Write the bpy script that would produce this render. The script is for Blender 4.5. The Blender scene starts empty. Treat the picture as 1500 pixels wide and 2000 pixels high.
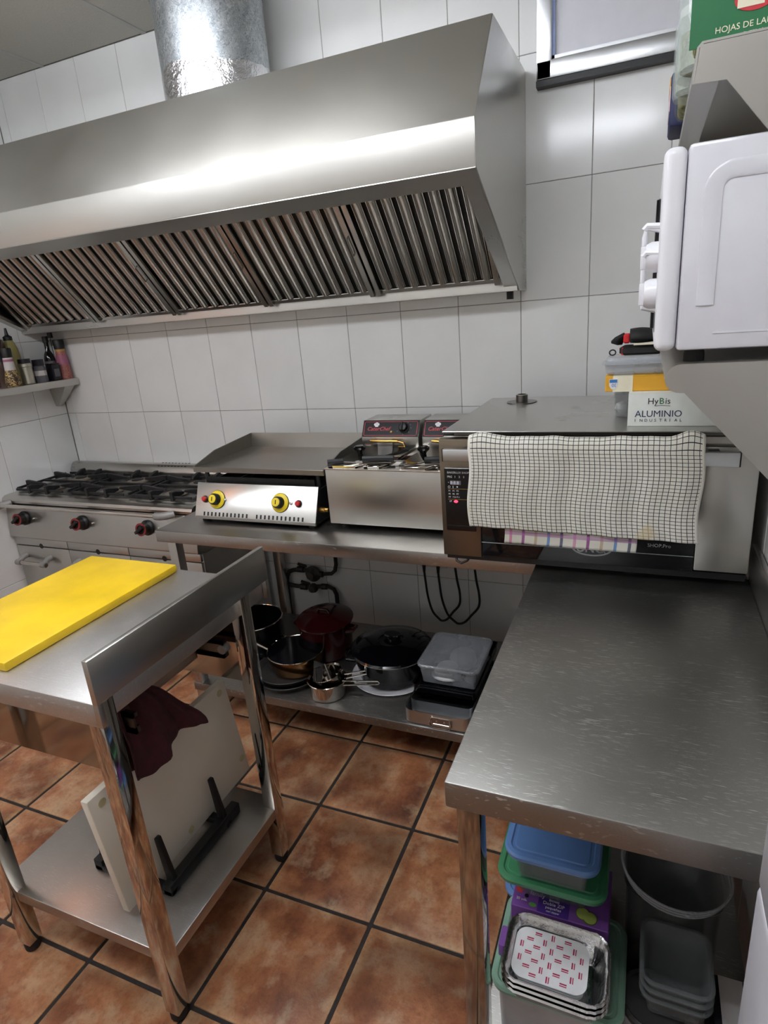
import bpy, bmesh, math, random
from mathutils import Vector, Matrix
random.seed(7)
PI = math.pi
SC = bpy.context.scene
COL = SC.collection

# ------------------------------------------------------------------ camera
cam_d = bpy.data.cameras.new('camera')
cam = bpy.data.objects.new('camera', cam_d); COL.objects.link(cam)
CAM_POS = Vector((2.95725, -2.506, 1.6)); YAW, PITCH, ROLL = 0.4166, -0.3136, -0.0811
cam_d.sensor_fit = 'VERTICAL'; cam_d.sensor_height = 36.0
cam_d.lens = 1186.98 / 2000.0 * 36.0
cam_d.clip_start = 0.02
_f = Vector((-math.sin(YAW) * math.cos(PITCH), math.cos(YAW) * math.cos(PITCH), math.sin(PITCH)))
_r = Vector((math.cos(YAW), math.sin(YAW), 0)); _u = _r.cross(_f)
_r2 = math.cos(ROLL) * _r + math.sin(ROLL) * _u; _u2 = -math.sin(ROLL) * _r + math.cos(ROLL) * _u
cam.matrix_world = Matrix(((_r2.x, _u2.x, -_f.x, CAM_POS.x), (_r2.y, _u2.y, -_f.y, CAM_POS.y), (_r2.z, _u2.z, -_f.z, CAM_POS.z), (0, 0, 0, 1)))
SC.camera = cam

# ------------------------------------------------------------------ world, exposure
wd = bpy.data.worlds.new('world'); SC.world = wd; wd.use_nodes = True
wd.node_tree.nodes['Background'].inputs[0].default_value = (0.55, 0.57, 0.6, 1)
wd.node_tree.nodes['Background'].inputs[1].default_value = 0.25
SC.view_settings.view_transform = 'Standard'; SC.view_settings.look = 'None'
SC.view_settings.gamma = 1.0; SC.view_settings.use_curve_mapping = False
SC.view_settings.exposure = -0.12
LAMP_POWER = 46.0        # emission of the ceiling panels
WARM_POWER = 14.0        # emission of the warm pendant behind the viewer

# ------------------------------------------------------------------ materials
def lin(c):
    c = c.lstrip('#'); v = [int(c[i:i + 2], 16) / 255 for i in (0, 2, 4)]
    return tuple((x / 12.92 if x <= 0.04045 else ((x + 0.055) / 1.055) ** 2.4) for x in v) + (1.0,)
class NT:
    def __init__(s, name):
        s.m = bpy.data.materials.new(name); s.m.use_nodes = True; s.t = s.m.node_tree; s.n = s.t.nodes; s.b = s.n['Principled BSDF']
    def new(s, t, **k):
        n = s.n.new(t)
        for a, v in k.items(): setattr(n, a, v)
        return n
    def link(s, a, b): s.t.links.new(a, b)
    def coord(s, scale=(1, 1, 1), kind='Object', loc=None, rot=(0, 0, 0), rnd=False):
        tc = s.new('ShaderNodeTexCoord'); mp = s.new('ShaderNodeMapping'); mp.inputs['Scale'].default_value = scale; mp.inputs['Rotation'].default_value = rot
        s.link(tc.outputs[kind], mp.inputs[0])
        if rnd:
            oi = s.new('ShaderNodeObjectInfo'); mu = s.new('ShaderNodeMath', operation='MULTIPLY'); mu.inputs[1].default_value = 37.0
            s.link(oi.outputs['Random'], mu.inputs[0]); s.link(mu.outputs[0], mp.inputs['Location'])
        return mp.outputs[0]
    def noise(s, vec, scale, detail=3, rough=.5):
        n = s.new('ShaderNodeTexNoise'); n.inputs['Scale'].default_value = scale; n.inputs['Detail'].default_value = detail; n.inputs['Roughness'].default_value = rough
        s.link(vec, n.inputs['Vector']); return n.outputs['Fac']
    def ramp(s, fac, stops):
        r = s.new('ShaderNodeValToRGB'); e = r.color_ramp.elements
        while len(e) < len(stops): e.new(0.5)
        for i, (p, c) in enumerate(stops): e[i].position = p; e[i].color = c if len(c) == 4 else (*c, 1)
        s.link(fac, r.inputs[0]); return r.outputs[0]
    def rng(s, fac, a, b, lo=0., hi=1.):
        r = s.new('ShaderNodeMapRange'); r.inputs[1].default_value = lo; r.inputs[2].default_value = hi; r.inputs[3].default_value = a; r.inputs[4].default_value = b
        s.link(fac, r.inputs[0]); return r.outputs[0]
    def mix(s, fac, a, b):
        m = s.new('ShaderNodeMix', data_type='RGBA'); 
        if isinstance(fac, float): m.inputs[0].default_value = fac
        else: s.link(fac, m.inputs[0])
        for i, c in ((6, a), (7, b)):
            if isinstance(c, tuple): m.inputs[i].default_value = c
            else: s.link(c, m.inputs[i])
        return m.outputs[2]
    def math(s, op, a, b=None):
        m = s.new('ShaderNodeMath', operation=op)
        for i, c in ((0, a), (1, b)):
            if c is None: continue
            if isinstance(c, (int, float)): m.inputs[i].default_value = c
            else: s.link(c, m.inputs[i])
        return m.outputs[0]
    def bump(s, h, strength, dist=.01):
        b = s.new('ShaderNodeBump'); b.inputs['Strength'].default_value = strength; b.inputs['Distance'].default_value = dist
        s.link(h, b.inputs['Height']); s.link(b.outputs[0], s.b.inputs['Normal'])
    def set(s, **k):
        for a, v in k.items():
            a = {'col': 'Base Color', 'rough': 'Roughness', 'metal': 'Metallic', 'trans': 'Transmission Weight', 'ior': 'IOR', 'alpha': 'Alpha', 'spec': 'Specular IOR Level', 'coat': 'Coat Weight'}.get(a, a)
            if isinstance(v, (int, float, tuple)): s.b.inputs[a].default_value = v
            else: s.link(v, s.b.inputs[a])
        return s
M = {}
def simple(name, col, rough=.5, metal=0., var=.12, nscale=18., bump=0., **k):
    t = NT(name); c = lin(col) if isinstance(col, str) else col
    v = t.coord(); n = t.noise(v, nscale, 4)
    dark = tuple(x * (1 - var) for x in c[:3]) + (1,); lite = tuple(min(1, x * (1 + var * .6)) for x in c[:3]) + (1,)
    t.set(col=t.ramp(n, [(.3, dark), (.7, lite)]), rough=rough, metal=metal, **k)
    if bump: t.bump(n, bump, .002)
    M[name] = t.m; return t
def steel(name, col='#c4c2bd', rough=(.27, .33), stretch=(1.5, 90, 90), smudge=.06):
    t = NT(name); c = lin(col); m = sum(rough) / 2
    s = t.noise(t.coord(), 3.5, 3); g = t.noise(t.coord(stretch), 2.0, 2)
    t.set(metal=1., rough=t.math('ADD', t.rng(s, rough[0], rough[1], .3, .7), t.rng(g, -.006, .006, .3, .7)))
    t.set(col=t.mix(t.rng(s, 0., 1., .35, .7), tuple(x * (1 - smudge) for x in c[:3]) + (1,), c)); M[name] = t.m
steel('steel_x'); steel('steel_z', stretch=(90, 90, 1.5)); steel('steel_y', stretch=(90, 1.5, 90))
steel('steel_hood', '#c2c0ba', (.38, .43), (1.0, 90, 90), .04)
steel('steel_polish', '#aaa69e', (.07, .11), (60, 60, 2), .1)
steel('steel_mirror', '#cfcac2', (.05, .09), (60, 60, 2), .06)
steel('steel_dark', '#716e6a', (.27, .36))
steel('steel_filter', '#c6c3bd', (.2, .27), (60, 60, 2), .12)
steel('griddle_plate', '#9a968f', (.28, .38), (2, 40, 40), .15)
steel('aluminium', '#d0d2d4', (.28, .36), (2, 60, 60))
steel('steel_soft', '#b9b6b0', (.42, .5), (3, 3, 3), .05)
steel('copper_steel', '#a07850', (.12, .2), (40, 40, 3), .2)
def worktop(name, col, base, amount=.4):
    t = NT(name); v = t.coord(); c = lin(col)
    wv = t.new('ShaderNodeVectorMath', operation='ADD'); nz = t.new('ShaderNodeTexNoise'); nz.inputs['Scale'].default_value = 2.5; t.link(v, nz.inputs['Vector']); sc_ = t.new('ShaderNodeVectorMath', operation='SCALE'); sc_.inputs['Scale'].default_value = .1
    t.link(nz.outputs['Color'], sc_.inputs[0]); t.link(v, wv.inputs[0]); t.link(sc_.outputs[0], wv.inputs[1])
    mp = t.new('ShaderNodeMapping'); mp.inputs['Scale'].default_value = (22, 420, 60); mp.inputs['Rotation'].default_value = (0, 0, .45); t.link(wv.outputs[0], mp.inputs[0])
    st = t.noise(mp.outputs[0], 1.6, 2); s = t.noise(v, 4, 4, .6); patch = t.rng(t.noise(v, 7, 3), 0, 1, .38, .56); sp_ = t.noise(v, 420, 2)
    sc = t.math('MULTIPLY', t.rng(st, 0, 1, .62, .68), patch)
    t.set(metal=1., col=t.mix(t.math('MULTIPLY', sc, amount), t.mix(t.rng(s, 0., 1., .3, .7), tuple(x * .8 for x in c[:3]) + (1,), t.mix(t.rng(sp_, 0, .3, .4, .7), c, tuple(x * .6 for x in c[:3]) + (1,))), lin('#f4f2ee')))
    t.set(rough=t.math('ADD', t.rng(s, base - .03, base + .04, .3, .7), t.math('MULTIPLY', sc, .2))); M[name] = t.m
worktop('worktop_worn', '#9d9b97', .4, .55)
worktop('worktop_soft', '#cccac7', .42, .4)
worktop('worktop_mid', '#b9b6b1', .32, .25)
# galvanised duct with zinc spangle
t = NT('galvanised'); vo = t.new('ShaderNodeTexVoronoi'); vo.inputs['Scale'].default_value = 75
nz = t.noise(t.coord(), 40, 4); vv = t.new('ShaderNodeVectorMath', operation='ADD'); t.link(t.coord((1, 1, .6)), vv.inputs[0]); t.link(nz, vv.inputs[1]); t.link(vv.outputs[0], vo.inputs['Vector'])
t.set(metal=1., col=t.ramp(vo.outputs['Color'], [(.2, lin('#7f868c')), (.5, lin('#aab0b4')), (.8, lin('#d3d7d8'))]), rough=t.rng(vo.outputs['Color'], .38, .55)); M['galvanised'] = t.m
t = NT('foil'); n1 = t.noise(t.coord(), 22, 5, .65); t.set(metal=1., col=lin('#dcdde0'), rough=.14); t.bump(n1, .8, .012); M['foil'] = t.m
t = NT('foil_tray'); n1 = t.noise(t.coord(), 60, 4, .6); t.set(metal=1., col=lin('#cfcfcf'), rough=.16); t.bump(n1, .35, .004); M['foil_tray'] = t.m
# wall tile
t = NT('wall_tile'); n1 = t.noise(t.coord(rnd=True), 7, 2); n2 = t.noise(t.coord(rnd=True), 3.5, 4)
t.set(col=t.ramp(n2, [(.3, lin('#dededc')), (.7, lin('#e7e7e5'))]), rough=t.rng(n2, .09, .2), spec=.5); t.bump(n1, .05, .01); M['wall_tile'] = t.m
simple('grout', '#8d8a84', .9, 0, .25, 60); simple('plaster', '#d8d6d0', .8, 0, .05, 5)
simple('floor_grout', '#2a2421', .75, 0, .4, 60, .4)
# terracotta floor tile
t = NT('terracotta'); v = t.coord(rnd=True); v0 = t.coord()
a = t.noise(v, 5.5, 6, .62); b = t.noise(v, 13, 5, .6); c_ = t.noise(v, 90, 4, .7); d = t.noise(v, 3, 3)
sx = t.new('ShaderNodeSeparateXYZ'); t.link(v0, sx.inputs[0])
e = t.math('MAXIMUM', t.math('ABSOLUTE', sx.outputs[0]), t.math('ABSOLUTE', sx.outputs[1])); edge = t.math('MULTIPLY', t.rng(e, 0, 1, .140, .166), t.rng(b, .2, 1.1, .35, .65))
base = t.ramp(a, [(.3, lin('#633a27')), (.43, lin('#8f583b')), (.54, lin('#ac724d')), (.66, lin('#c69c78'))])
base = t.mix(t.rng(b, 0, .75, .52, .68), base, lin('#bf9f80'))
base = t.mix(t.rng(d, 0, .6, .5, .66), base, lin('#523222'))
base = t.mix(t.math('MULTIPLY', edge, .55), base, lin('#c9a67c'))
base = t.mix(t.rng(c_, 0, .35, .5, .75), base, lin('#3d241a'))
t.set(col=base, rough=t.rng(c_, .3, .5), spec=.4); t.bump(t.math('ADD', c_, b), .22, .004); M['terracotta'] = t.m
# emitters
def emitter(name, col, s):
    t = NT(name); t.set(col=lin(col)); t.b.inputs['Emission Color'].default_value = lin(col); t.b.inputs['Emission Strength'].default_value = s; M[name] = t.m
emitter('lamp_diffuser', '#f3f7ff', LAMP_POWER); emitter('warm_bulb', '#ff9a4c', WARM_POWER); emitter('red_led', '#ff3048', 4.0); emitter('lcd', '#b9b9bd', .35)
simple('ceiling_panel', '#b5b3ab', .9, 0, .06, 120, .3); simple('tbar', '#a9a8a2', .5, 0, .05)
simple('black', '#0c0c0d', .45); simple('black_gloss', '#08080a', .12, 0, .1); simple('fascia_black', '#09090b', .4, 0, .1, spec=.2); simple('rubber', '#121110', .7)
simple('cast_iron', '#161516', .55, 0, .3, 60, .3); simple('burner', '#8a8073', .45, .6, .3, 30); simple('brass', '#b08a4a', .3, 1.)
simple('enamel_black', '#07080c', .1, 0, .1, spec=.35); simple('enamel_red', '#2c080a', .14, 0, .15)
simple('grey_handle', '#8d8b88', .45, .2); simple('white_plastic', '#e4e4e8', .3, 0, .03); simple('white_gloss', '#d9d9df', .16, 0, .03)
simple('yellow_board', '#eec61f', .4, 0, .16, 6, .05); simple('white_board', '#d9d1c2', .55, 0, .05, 5); simple('board_stud', '#b9b08a', .5)
simple('knob_yellow', '#e3c81b', .4); simple('igniter_red', '#b4231f', .3); simple('red', '#c41f25', .4); simple('ring_red', '#7d2220', .45); simple('white', '#ededed', .5); simple('cream', '#e9e2c8', .6)
simple('maroon', '#3a0d16', .9, 0, .35, 40, .5); simple('blue_lid', '#5b7fb4', .35, 0, .06); simple('green_lid', '#3c7f57', .3, 0, .08); simple('mint_lid', '#7fa48e', .35, 0, .06)
simple('navy', '#20264f', .6); simple('cardboard_white', '#d6d9d2', .75, 0, .05, 30); simple('orange_card', '#dba22c', .55, 0, .06); simple('yellow_card', '#f0b92a', .5)
simple('reflection_blue', '#9fb0e0', .4); simple('badge_blue', '#3a78b8', .5); simple('purple', '#7b4c9c', .45, 0, .06); simple('purple_dark', '#4a2a86', .45); simple('lime', '#a9b85a', .5); simple('lime_rim', '#566b2a', .5); simple('leaf', '#5d9c4a', .5); simple('grass_green', '#1f6b3f', .5, 0, .08); simple('lightgreen', '#b6d62a', .5)
simple('strawberry', '#c23a3a', .5); simple('magenta', '#b3214f', .5); simple('light_pink', '#e6c9cf', .6)
simple('oven_bronze', '#7d7263', .3, .9, .15, 8); simple('oven_glass', '#0b0e14', .05, 0, .1); simple('logo_grey', '#b9bcbf', .4); simple('print_white', '#d8d8d8', .5); simple('print_red', '#c8323a', .5); simple('gold_line', '#b58b4a', .4)
simple('brown_bottle', '#3a241c', .2); simple('sauce', '#8f8550', .3); simple('dark_glass', '#0d0d10', .08); simple('pink_salt', '#a8685f', .45, 0, .5, 160, .4); simple('silver_lid', '#b8b4a6', .35, .8); simple('dark_cap', '#16121c', .4); simple('label_white', '#c9c4c2', .6); simple('label_grey', '#5f5d62', .6); simple('label_pink', '#a4637c', .6)
t = NT('peppercorn'); vo = t.new('ShaderNodeTexVoronoi'); vo.inputs['Scale'].default_value = 170; t.link(t.coord(), vo.inputs['Vector']); t.set(col=t.ramp(vo.outputs['Color'], [(.25, lin('#1b130d')), (.5, lin('#5c4526')), (.75, lin('#b49a64'))]), rough=.5); M['peppercorn'] = t.m
t = NT('herbs'); n1 = t.noise(t.coord(), 90, 4, .7); t.set(col=t.ramp(n1, [(.3, lin('#3b3d22')), (.5, lin('#7b7d4a')), (.7, lin('#b5b28a'))]), rough=.7); M['herbs'] = t.m
simple('pipe_paint', '#2a2523', .55, 0, .3); simple('regulator', '#54514c', .5, .5); simple('cable', '#0b0b0c', .5); simple('socket_white', '#c9c7c0', .5)
simple('grey_tin', '#4a4846', .4, .6, .2); simple('dark_lid', '#3a3836', .45); simple('absorber_brown', '#4a3a2c', .85, 0, .2, 60)
def clear(name, col, rough=.1, alpha=.35, trans=0.):
    t = NT(name); n = t.noise(t.coord(), 9, 3)
    t.set(col=lin(col), rough=t.rng(n, rough * .7, rough * 1.3), alpha=t.rng(n, alpha * .8, min(1, alpha * 1.2), .3, .7)); M[name] = t.m
clear('clear_plastic', '#b9bec4', .12, .38); clear('clear_tub', '#84898a', .12, .3); clear('clear_thin', '#7d8284', .06, .14); clear('smoke_tub', '#4a4a4a', .2, .5); clear('green_clear', '#4f8d66', .25, .75); clear('milky', '#c9ccd0', .35, .72); clear('glass', '#d5e0dc', .04, .3)
# towels (pattern woven into the cloth, in the cloth's own coordinates)
def towel_mat(name, check):
    t = NT(name); uv = t.coord(kind='UV'); sp = t.new('ShaderNodeSeparateXYZ'); t.link(uv, sp.inputs[0]); U, V = sp.outputs[0], sp.outputs[1]
    w = t.noise(t.coord(), 700, 2); big = t.noise(t.coord(), 6, 4)
    base = t.ramp(big, [(.3, lin('#cfccbe')), (.7, lin('#dedbd2'))])
    if check:
        fu = t.math('FRACT', t.math('MULTIPLY', U, 46.)); fv = t.math('FRACT', t.math('MULTIPLY', V, 44.))
        lu = t.math('LESS_THAN', fu, .12); lv = t.math('LESS_THAN', fv, .15)
        edge = t.math('MULTIPLY', t.math('GREATER_THAN', U, .012), t.math('LESS_THAN', U, .988))
        base = t.mix(t.math('MULTIPLY', t.math('MAXIMUM', lu, lv), edge), base, lin('#26262a'))
        st = t.rng(t.noise(t.coord(), 9, 2), 0, .5, .68, .75); base = t.mix(st, base, lin('#c9b27e'))
    else:
        cols = ['#c97a9a', '#8a2f86', '#b8a184', '#4f82b8', '#38405e', '#c98aa8', '#84227a', '#b8a184', '#4f82b8', '#38405e']
        r = t.new('ShaderNodeValToRGB'); r.color_ramp.interpolation = 'CONSTANT'; e = r.color_ramp.elements
        while len(e) < len(cols): e.new(.5)
        for i, c in enumerate(cols): e[i].position = i / len(cols); e[i].color = lin(c)
        t.link(U, r.inputs[0]); fu = t.math('FRACT', t.math('MULTIPLY', U, 10.))
        m1 = t.math('MULTIPLY', t.math('GREATER_THAN', fu, .38), t.math('LESS_THAN', fu, .6)); base = t.mix(t.math('MULTIPLY', m1, .85), base, r.outputs[0])
        m2 = t.math('MULTIPLY', t.math('GREATER_THAN', V, .07), t.math('LESS_THAN', V, .1)); base = t.mix(t.math('MULTIPLY', m2, .6), base, lin('#a66aa0'))
    t.set(col=base, rough=.95, spec=.1); t.bump(w, .3, .001); M[name] = t.m
towel_mat('towel_check', True); towel_mat('towel_stripe', False)

# ------------------------------------------------------------------ mesh builder
ORG = {}
class MB:
    def __init__(s, T=None): s.v, s.f, s.uv, s.T = [], [], {}, T
    def add(s, verts, faces):
        o = len(s.v)
        for p in verts:
            p = Vector(p); s.v.append(s.T @ p if s.T else p)
        s.f += [tuple(i + o for i in f) for f in faces]; return s
    def box(s, x0, x1, y0, y1, z0, z1):
        return s.add([(x0, y0, z0), (x1, y0, z0), (x1, y1, z0), (x0, y1, z0), (x0, y0, z1), (x1, y0, z1), (x1, y1, z1), (x0, y1, z1)], [(3, 2, 1, 0), (4, 5, 6, 7), (0, 1, 5, 4), (1, 2, 6, 5), (2, 3, 7, 6), (3, 0, 4, 7)])
    def hexa(s, p): return s.add(p, [(3, 2, 1, 0), (4, 5, 6, 7), (0, 1, 5, 4), (1, 2, 6, 5), (2, 3, 7, 6), (3, 0, 4, 7)])
    def prism(s, poly, axis, a, b):
        n = len(poly)
        def mk(p, t): return {'x': (t, p[0], p[1]), 'y': (p[0], t, p[1]), 'z': (p[0], p[1], t)}[axis]
        return s.add([mk(p, a) for p in poly] + [mk(p, b) for p in poly], [tuple(range(n))[::-1], tuple(range(n, 2 * n))] + [(i, (i + 1) % n, n + (i + 1) % n, n + i) for i in range(n)])
    def tube(s, pts, r, seg=10, closed=False, caps=True, r1=None):
        pts = [Vector(p) for p in pts]; n = len(pts); rings = []; up = None
        for i, p in enumerate(pts):
            a = pts[(i - 1) % n] if (i > 0 or closed) else p; b = pts[(i + 1) % n] if (i < n - 1 or closed) else p
            d = (b - a).normalized()
            if up is None: up = d.orthogonal().normalized()
            up = (up - d * up.dot(d)); up = up.normalized() if up.length > 1e-6 else d.orthogonal().normalized()
            sd = d.cross(up); rr = r if r1 is None else r + (r1 - r) * i / max(1, n - 1)
            rings.append([p + rr * (math.cos(2 * PI * k / seg) * up + math.sin(2 * PI * k / seg) * sd) for k in range(seg)])
        vs = [q for rg in rings for q in rg]; fs = []
        for i in range(n if closed else n - 1):
            j = (i + 1) % n
            for k in range(seg): fs.append((i * seg + k, i * seg + (k + 1) % seg, j * seg + (k + 1) % seg, j * seg + k))
        if caps and not closed: fs += [tuple(range(seg))[::-1], tuple(range((n - 1) * seg, n * seg))]
        return s.add(vs, fs)
    def cyl(s, p0, p1, r, seg=20, r1=None): return s.tube([p0, p1], r, seg, r1=r1)
    def lathe(s, prof, c=(0, 0, 0), seg=32, sx=1., sy=1., cap0=True, cap1=True):
        vs, fs = [], []
        for r, z in prof:
            for k in range(seg):
                a = 2 * PI * k / seg; vs.append((c[0] + r * sx * math.cos(a), c[1] + r * sy * math.sin(a), c[2] + z))
        for i in range(len(prof) - 1):
            for k in range(seg): fs.append((i * seg + k, i * seg + (k + 1) % seg, (i + 1) * seg + (k + 1) % seg, (i + 1) * seg + k))
        if cap0: fs.append(tuple(range(seg))[::-1])
        if cap1: fs.append(tuple(range((len(prof) - 1) * seg, len(prof) * seg)))
        return s.add(vs, fs)
    def loft(s, prof, hx, hy, r, c=(0, 0, 0), seg=6, cap0=True, cap1=True, wave=0.):
        vs, fs = [], []; ring = 4 * (seg + 1)
        for ii, (d, z) in enumerate(prof):
            a, b = hx + d, hy + d; rr = max(min(r + d, a - 1e-4, b - 1e-4), 1e-3); k = 0
            for q, (qx, qy) in enumerate(((1, 1), (-1, 1), (-1, -1), (1, -1))):
                for j in range(seg + 1):
                    an = q * PI / 2 + j * PI / 2 / seg
                    w = wave * (1 if k % 2 else -1) if wave else 0.; k += 1
                    vs.append((c[0] + qx * (a - rr) + (rr + w) * math.cos(an), c[1] + qy * (b - rr) + (rr + w) * math.sin(an), c[2] + z))
        for i in range(len(prof) - 1):
            for k in range(ring): fs.append((i * ring + k, i * ring + (k + 1) % ring, (i + 1) * ring + (k + 1) % ring, (i + 1) * ring + k))
        if cap0: fs.append(tuple(range(ring))[::-1])
        if cap1: fs.append(tuple(range((len(prof) - 1) * ring, len(prof) * ring)))
        return s.add(vs, fs)
    def sheet(s, fn, nu, nv, uv=None):
        o = len(s.v); s.add([fn(i / nu, j / nv) for j in range(nv + 1) for i in range(nu + 1)], [(j * (nu + 1) + i, j * (nu + 1) + i + 1, (j + 1) * (nu + 1) + i + 1, (j + 1) * (nu + 1) + i) for j in range(nv) for i in range(nu)])
        for j in range(nv + 1):
            for i in range(nu + 1): s.uv[o + j * (nu + 1) + i] = (i / nu, j / nv)
        return s
    def text(s, txt, size, org, xd, yd, depth=.0008, align='LEFT', shear=0., bold=0.):
        cu = bpy.data.curves.new('tmp', 'FONT'); cu.body = txt; cu.size = size; cu.align_x = align; cu.shear = shear; cu.extrude = depth / 2; cu.offset = bold; cu.resolution_u = 3
        ob = bpy.data.objects.new('tmp', cu); me = bpy.data.meshes.new_from_object(ob)
        xd = Vector(xd).normalized(); yd = Vector(yd).normalized(); zd = xd.cross(yd); o = Vector(org) + zd * depth / 2
        s.add([o + xd * v.co.x + yd * v.co.y + zd * v.co.z for v in me.vertices], [tuple(p.vertices) for p in me.polygons])
        bpy.data.objects.remove(ob); bpy.data.curves.remove(cu); bpy.data.meshes.remove(me); return s
    def build(s, name, mat, parent=None, bevel=0., smooth=None, seg=2, org=None, thick=0., label=None, angle=.6):
        me = bpy.data.meshes.new(name)
        if parent is not None: o = ORG[parent.name]
        elif org is not None: o = Vector(org)
        else:
            lo = [min(p[i] for p in s.v) for i in range(3)]; hi = [max(p[i] for p in s.v) for i in range(3)]
            o = Vector(((lo[0] + hi[0]) / 2, (lo[1] + hi[1]) / 2, lo[2]))
        me.from_pydata([p - o for p in s.v], [], s.f)
        if s.uv:
            ul = me.uv_layers.new(name='UVMap')
            for lp in me.loops: ul.data[lp.index].uv = s.uv.get(lp.vertex_index, (0, 0))
        bm = bmesh.new(); bm.from_mesh(me)
        bmesh.ops.recalc_face_normals(bm, faces=bm.faces)
        if bevel:
            ed = [e for e in bm.edges if len(e.link_faces) == 2 and e.calc_face_angle(0) > .5]
            bmesh.ops.bevel(bm, geom=ed, offset=bevel, segments=seg, affect='EDGES', clamp_overlap=True, profile=.5)
        bm.to_mesh(me); bm.free()
        if smooth is not False:
            me.polygons.foreach_set('use_smooth', [True] * len(me.polygons)); me.set_sharp_from_angle(angle=angle)
        me.materials.append(M[mat]); ob = bpy.data.objects.new(name, me); COL.objects.link(ob)
        ORG[ob.name] = o
        if parent is not None: ob.parent = parent
        else: ob.location = o
        if thick:
            md = ob.modifiers.new('thickness', 'SOLIDIFY'); md.thickness = thick; md.offset = 0
        if label: ob['label'] = label
        return ob
def tag(o, label, cat, group=None, kind=None):
    if label: o['label'] = label
    if cat: o['category'] = cat
    if group: o['group'] = group
    if kind: o['kind'] = kind
    return o
def thing(name, label, cat, loc, group=None):
    o = bpy.data.objects.new(name, None); COL.objects.link(o); o.location = loc; o.empty_display_size = .05; ORG[o.name] = Vector(loc); return tag(o, label, cat, group)
def struct(o): o['kind'] = 'structure'; return o
def copy_part(src, parent, loc=(0, 0, 0), rot=None):
    c = src.copy(); COL.objects.link(c); c.parent = parent; c.location = loc; ORG[c.name] = ORG[parent.name] + Vector(loc)
    if rot: c.rotation_euler = rot
    return c
def B(*a): return MB().box(*a)
def arc(c, r, a0, a1, n, plane='xz', off=0.):
    out = []
    for i in range(n + 1):
        a = math.radians(a0 + (a1 - a0) * i / n); p, q = r * math.cos(a), r * math.sin(a)
        out.append({'xz': (c[0] + p, c[1], c[2] + q), 'xy': (c[0] + p, c[1] + q, c[2]), 'yz': (c[0], c[1] + p, c[2] + q)}[plane])
    return out

# ------------------------------------------------------------------ room shell
XL, XR, XR2, YF, ZC = -.064, 3.26, 3.78, -3.9, 2.811
TW, TH = .25, ZC / 7
def tile_mesh(name, w, h, t=.007, mat='wall_tile', bev=.0012):
    me_o = MB().box(-w / 2, w / 2, -t, 0, -h / 2, h / 2).build(name, mat, bevel=bev, seg=1, org=(0, 0, 0)); me = me_o.data; bpy.data.objects.remove(me_o); return me
def tiled_wall(wall, face, a0, a1, first, rows=range(7)):
    """face: 'back' (x runs, faces -y), 'left' (faces +x), 'right' (faces -x); tile objects become children of the wall"""
    cache = {}; k = math.floor((a0 - first) / TW); g = .0022
    while first + k * TW < a1 - .004:
        lo, hi = max(a0, first + k * TW), min(a1, first + (k + 1) * TW); k += 1
        if hi - lo < .012: continue
        for r in rows:
            key = round(hi - lo, 4)
            if key not in cache: cache[key] = tile_mesh('tile', hi - lo - g, TH - g)
            o = bpy.data.objects.new('tile', cache[key]); COL.objects.link(o); o.parent = wall; m = (lo + hi) / 2; z = (r + .5) * TH
            dz = random.uniform(-.0003, .0003)
            if face == 'back': p, rz = Vector((m, dz, z)), 0
            elif face == 'left': p, rz = Vector((XL + dz, m, z)), PI / 2
            else: p, rz = Vector((XR + dz, m, z)), -PI / 2
            o.location = p - ORG[wall.name]; o.rotation_euler = (random.uniform(-.0012, .0012), random.uniform(-.0004, .0004), rz + random.uniform(-.0012, .0012))
wb = struct(B(XL - .1, XR2 + .1, -.0045, .12, -.02, ZC + .05).build('wall_back', 'grout'))
tiled_wall(wb, 'back', XL + .008, XR - .008, 0.)
wl = struct(B(XL - .1, XL + .0045, YF, -.0046, -.02, ZC + .05).build('wall_left', 'grout'))
tiled_wall(wl, 'left', YF + .02, -.009, -.193)
wr = struct(B(XR - .0045, XR + .1, -1.85, -.0046, -.02, ZC + .05).build('wall_right', 'grout'))
tiled_wall(wr, 'right', -1.85, -.009, -.1)
struct(B(XR2, XR2 + .1, YF, -1.7, -.02, ZC + .05).build('wall_right_alcove', 'plaster'))
struct(B(XR + .1, XR2, -1.85, -1.75, -.02, ZC + .05).build('wall_right_return', 'plaster'))
struct(B(XL - .1, XR2 + .1, YF - .1, YF, -.02, ZC + .05).build('wall_front', 'plaster'))
# floor: grout bed with single tiles
fl = struct(B(XL, XR2, YF, -.005, -.06, -.004).build('floor', 'floor_grout'))
FT = .3432; fx0, fy0 = 1.989, -.728
ft = MB().box(-(FT - .011) / 2, (FT - .011) / 2, -(FT - .011) / 2, (FT - .011) / 2, -.012, 0).build('tile', 'terracotta', bevel=.003, seg=2, org=(0, 0, 0)); ftm = ft.data; bpy.data.objects.remove(ft)
for i in range(-6, 6):
    for j in range(-3, 10):
        cx, cy = fx0 + (i + .5) * FT, fy0 - (j + .5) * FT
        if cx < XL + .1 or cx > XR2 - .1 or cy > -.1 or cy < YF + .1: continue
        o = bpy.data.objects.new('tile', ftm); COL.objects.link(o); o.parent = fl; o.location = Vector((cx, cy, random.uniform(-.0008, 0))) - ORG[fl.name]
        o.rotation_euler = (random.uniform(-.0015, .0015), random.uniform(-.0015, .0015), random.choice((0, PI / 2, PI, -PI / 2)))
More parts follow.
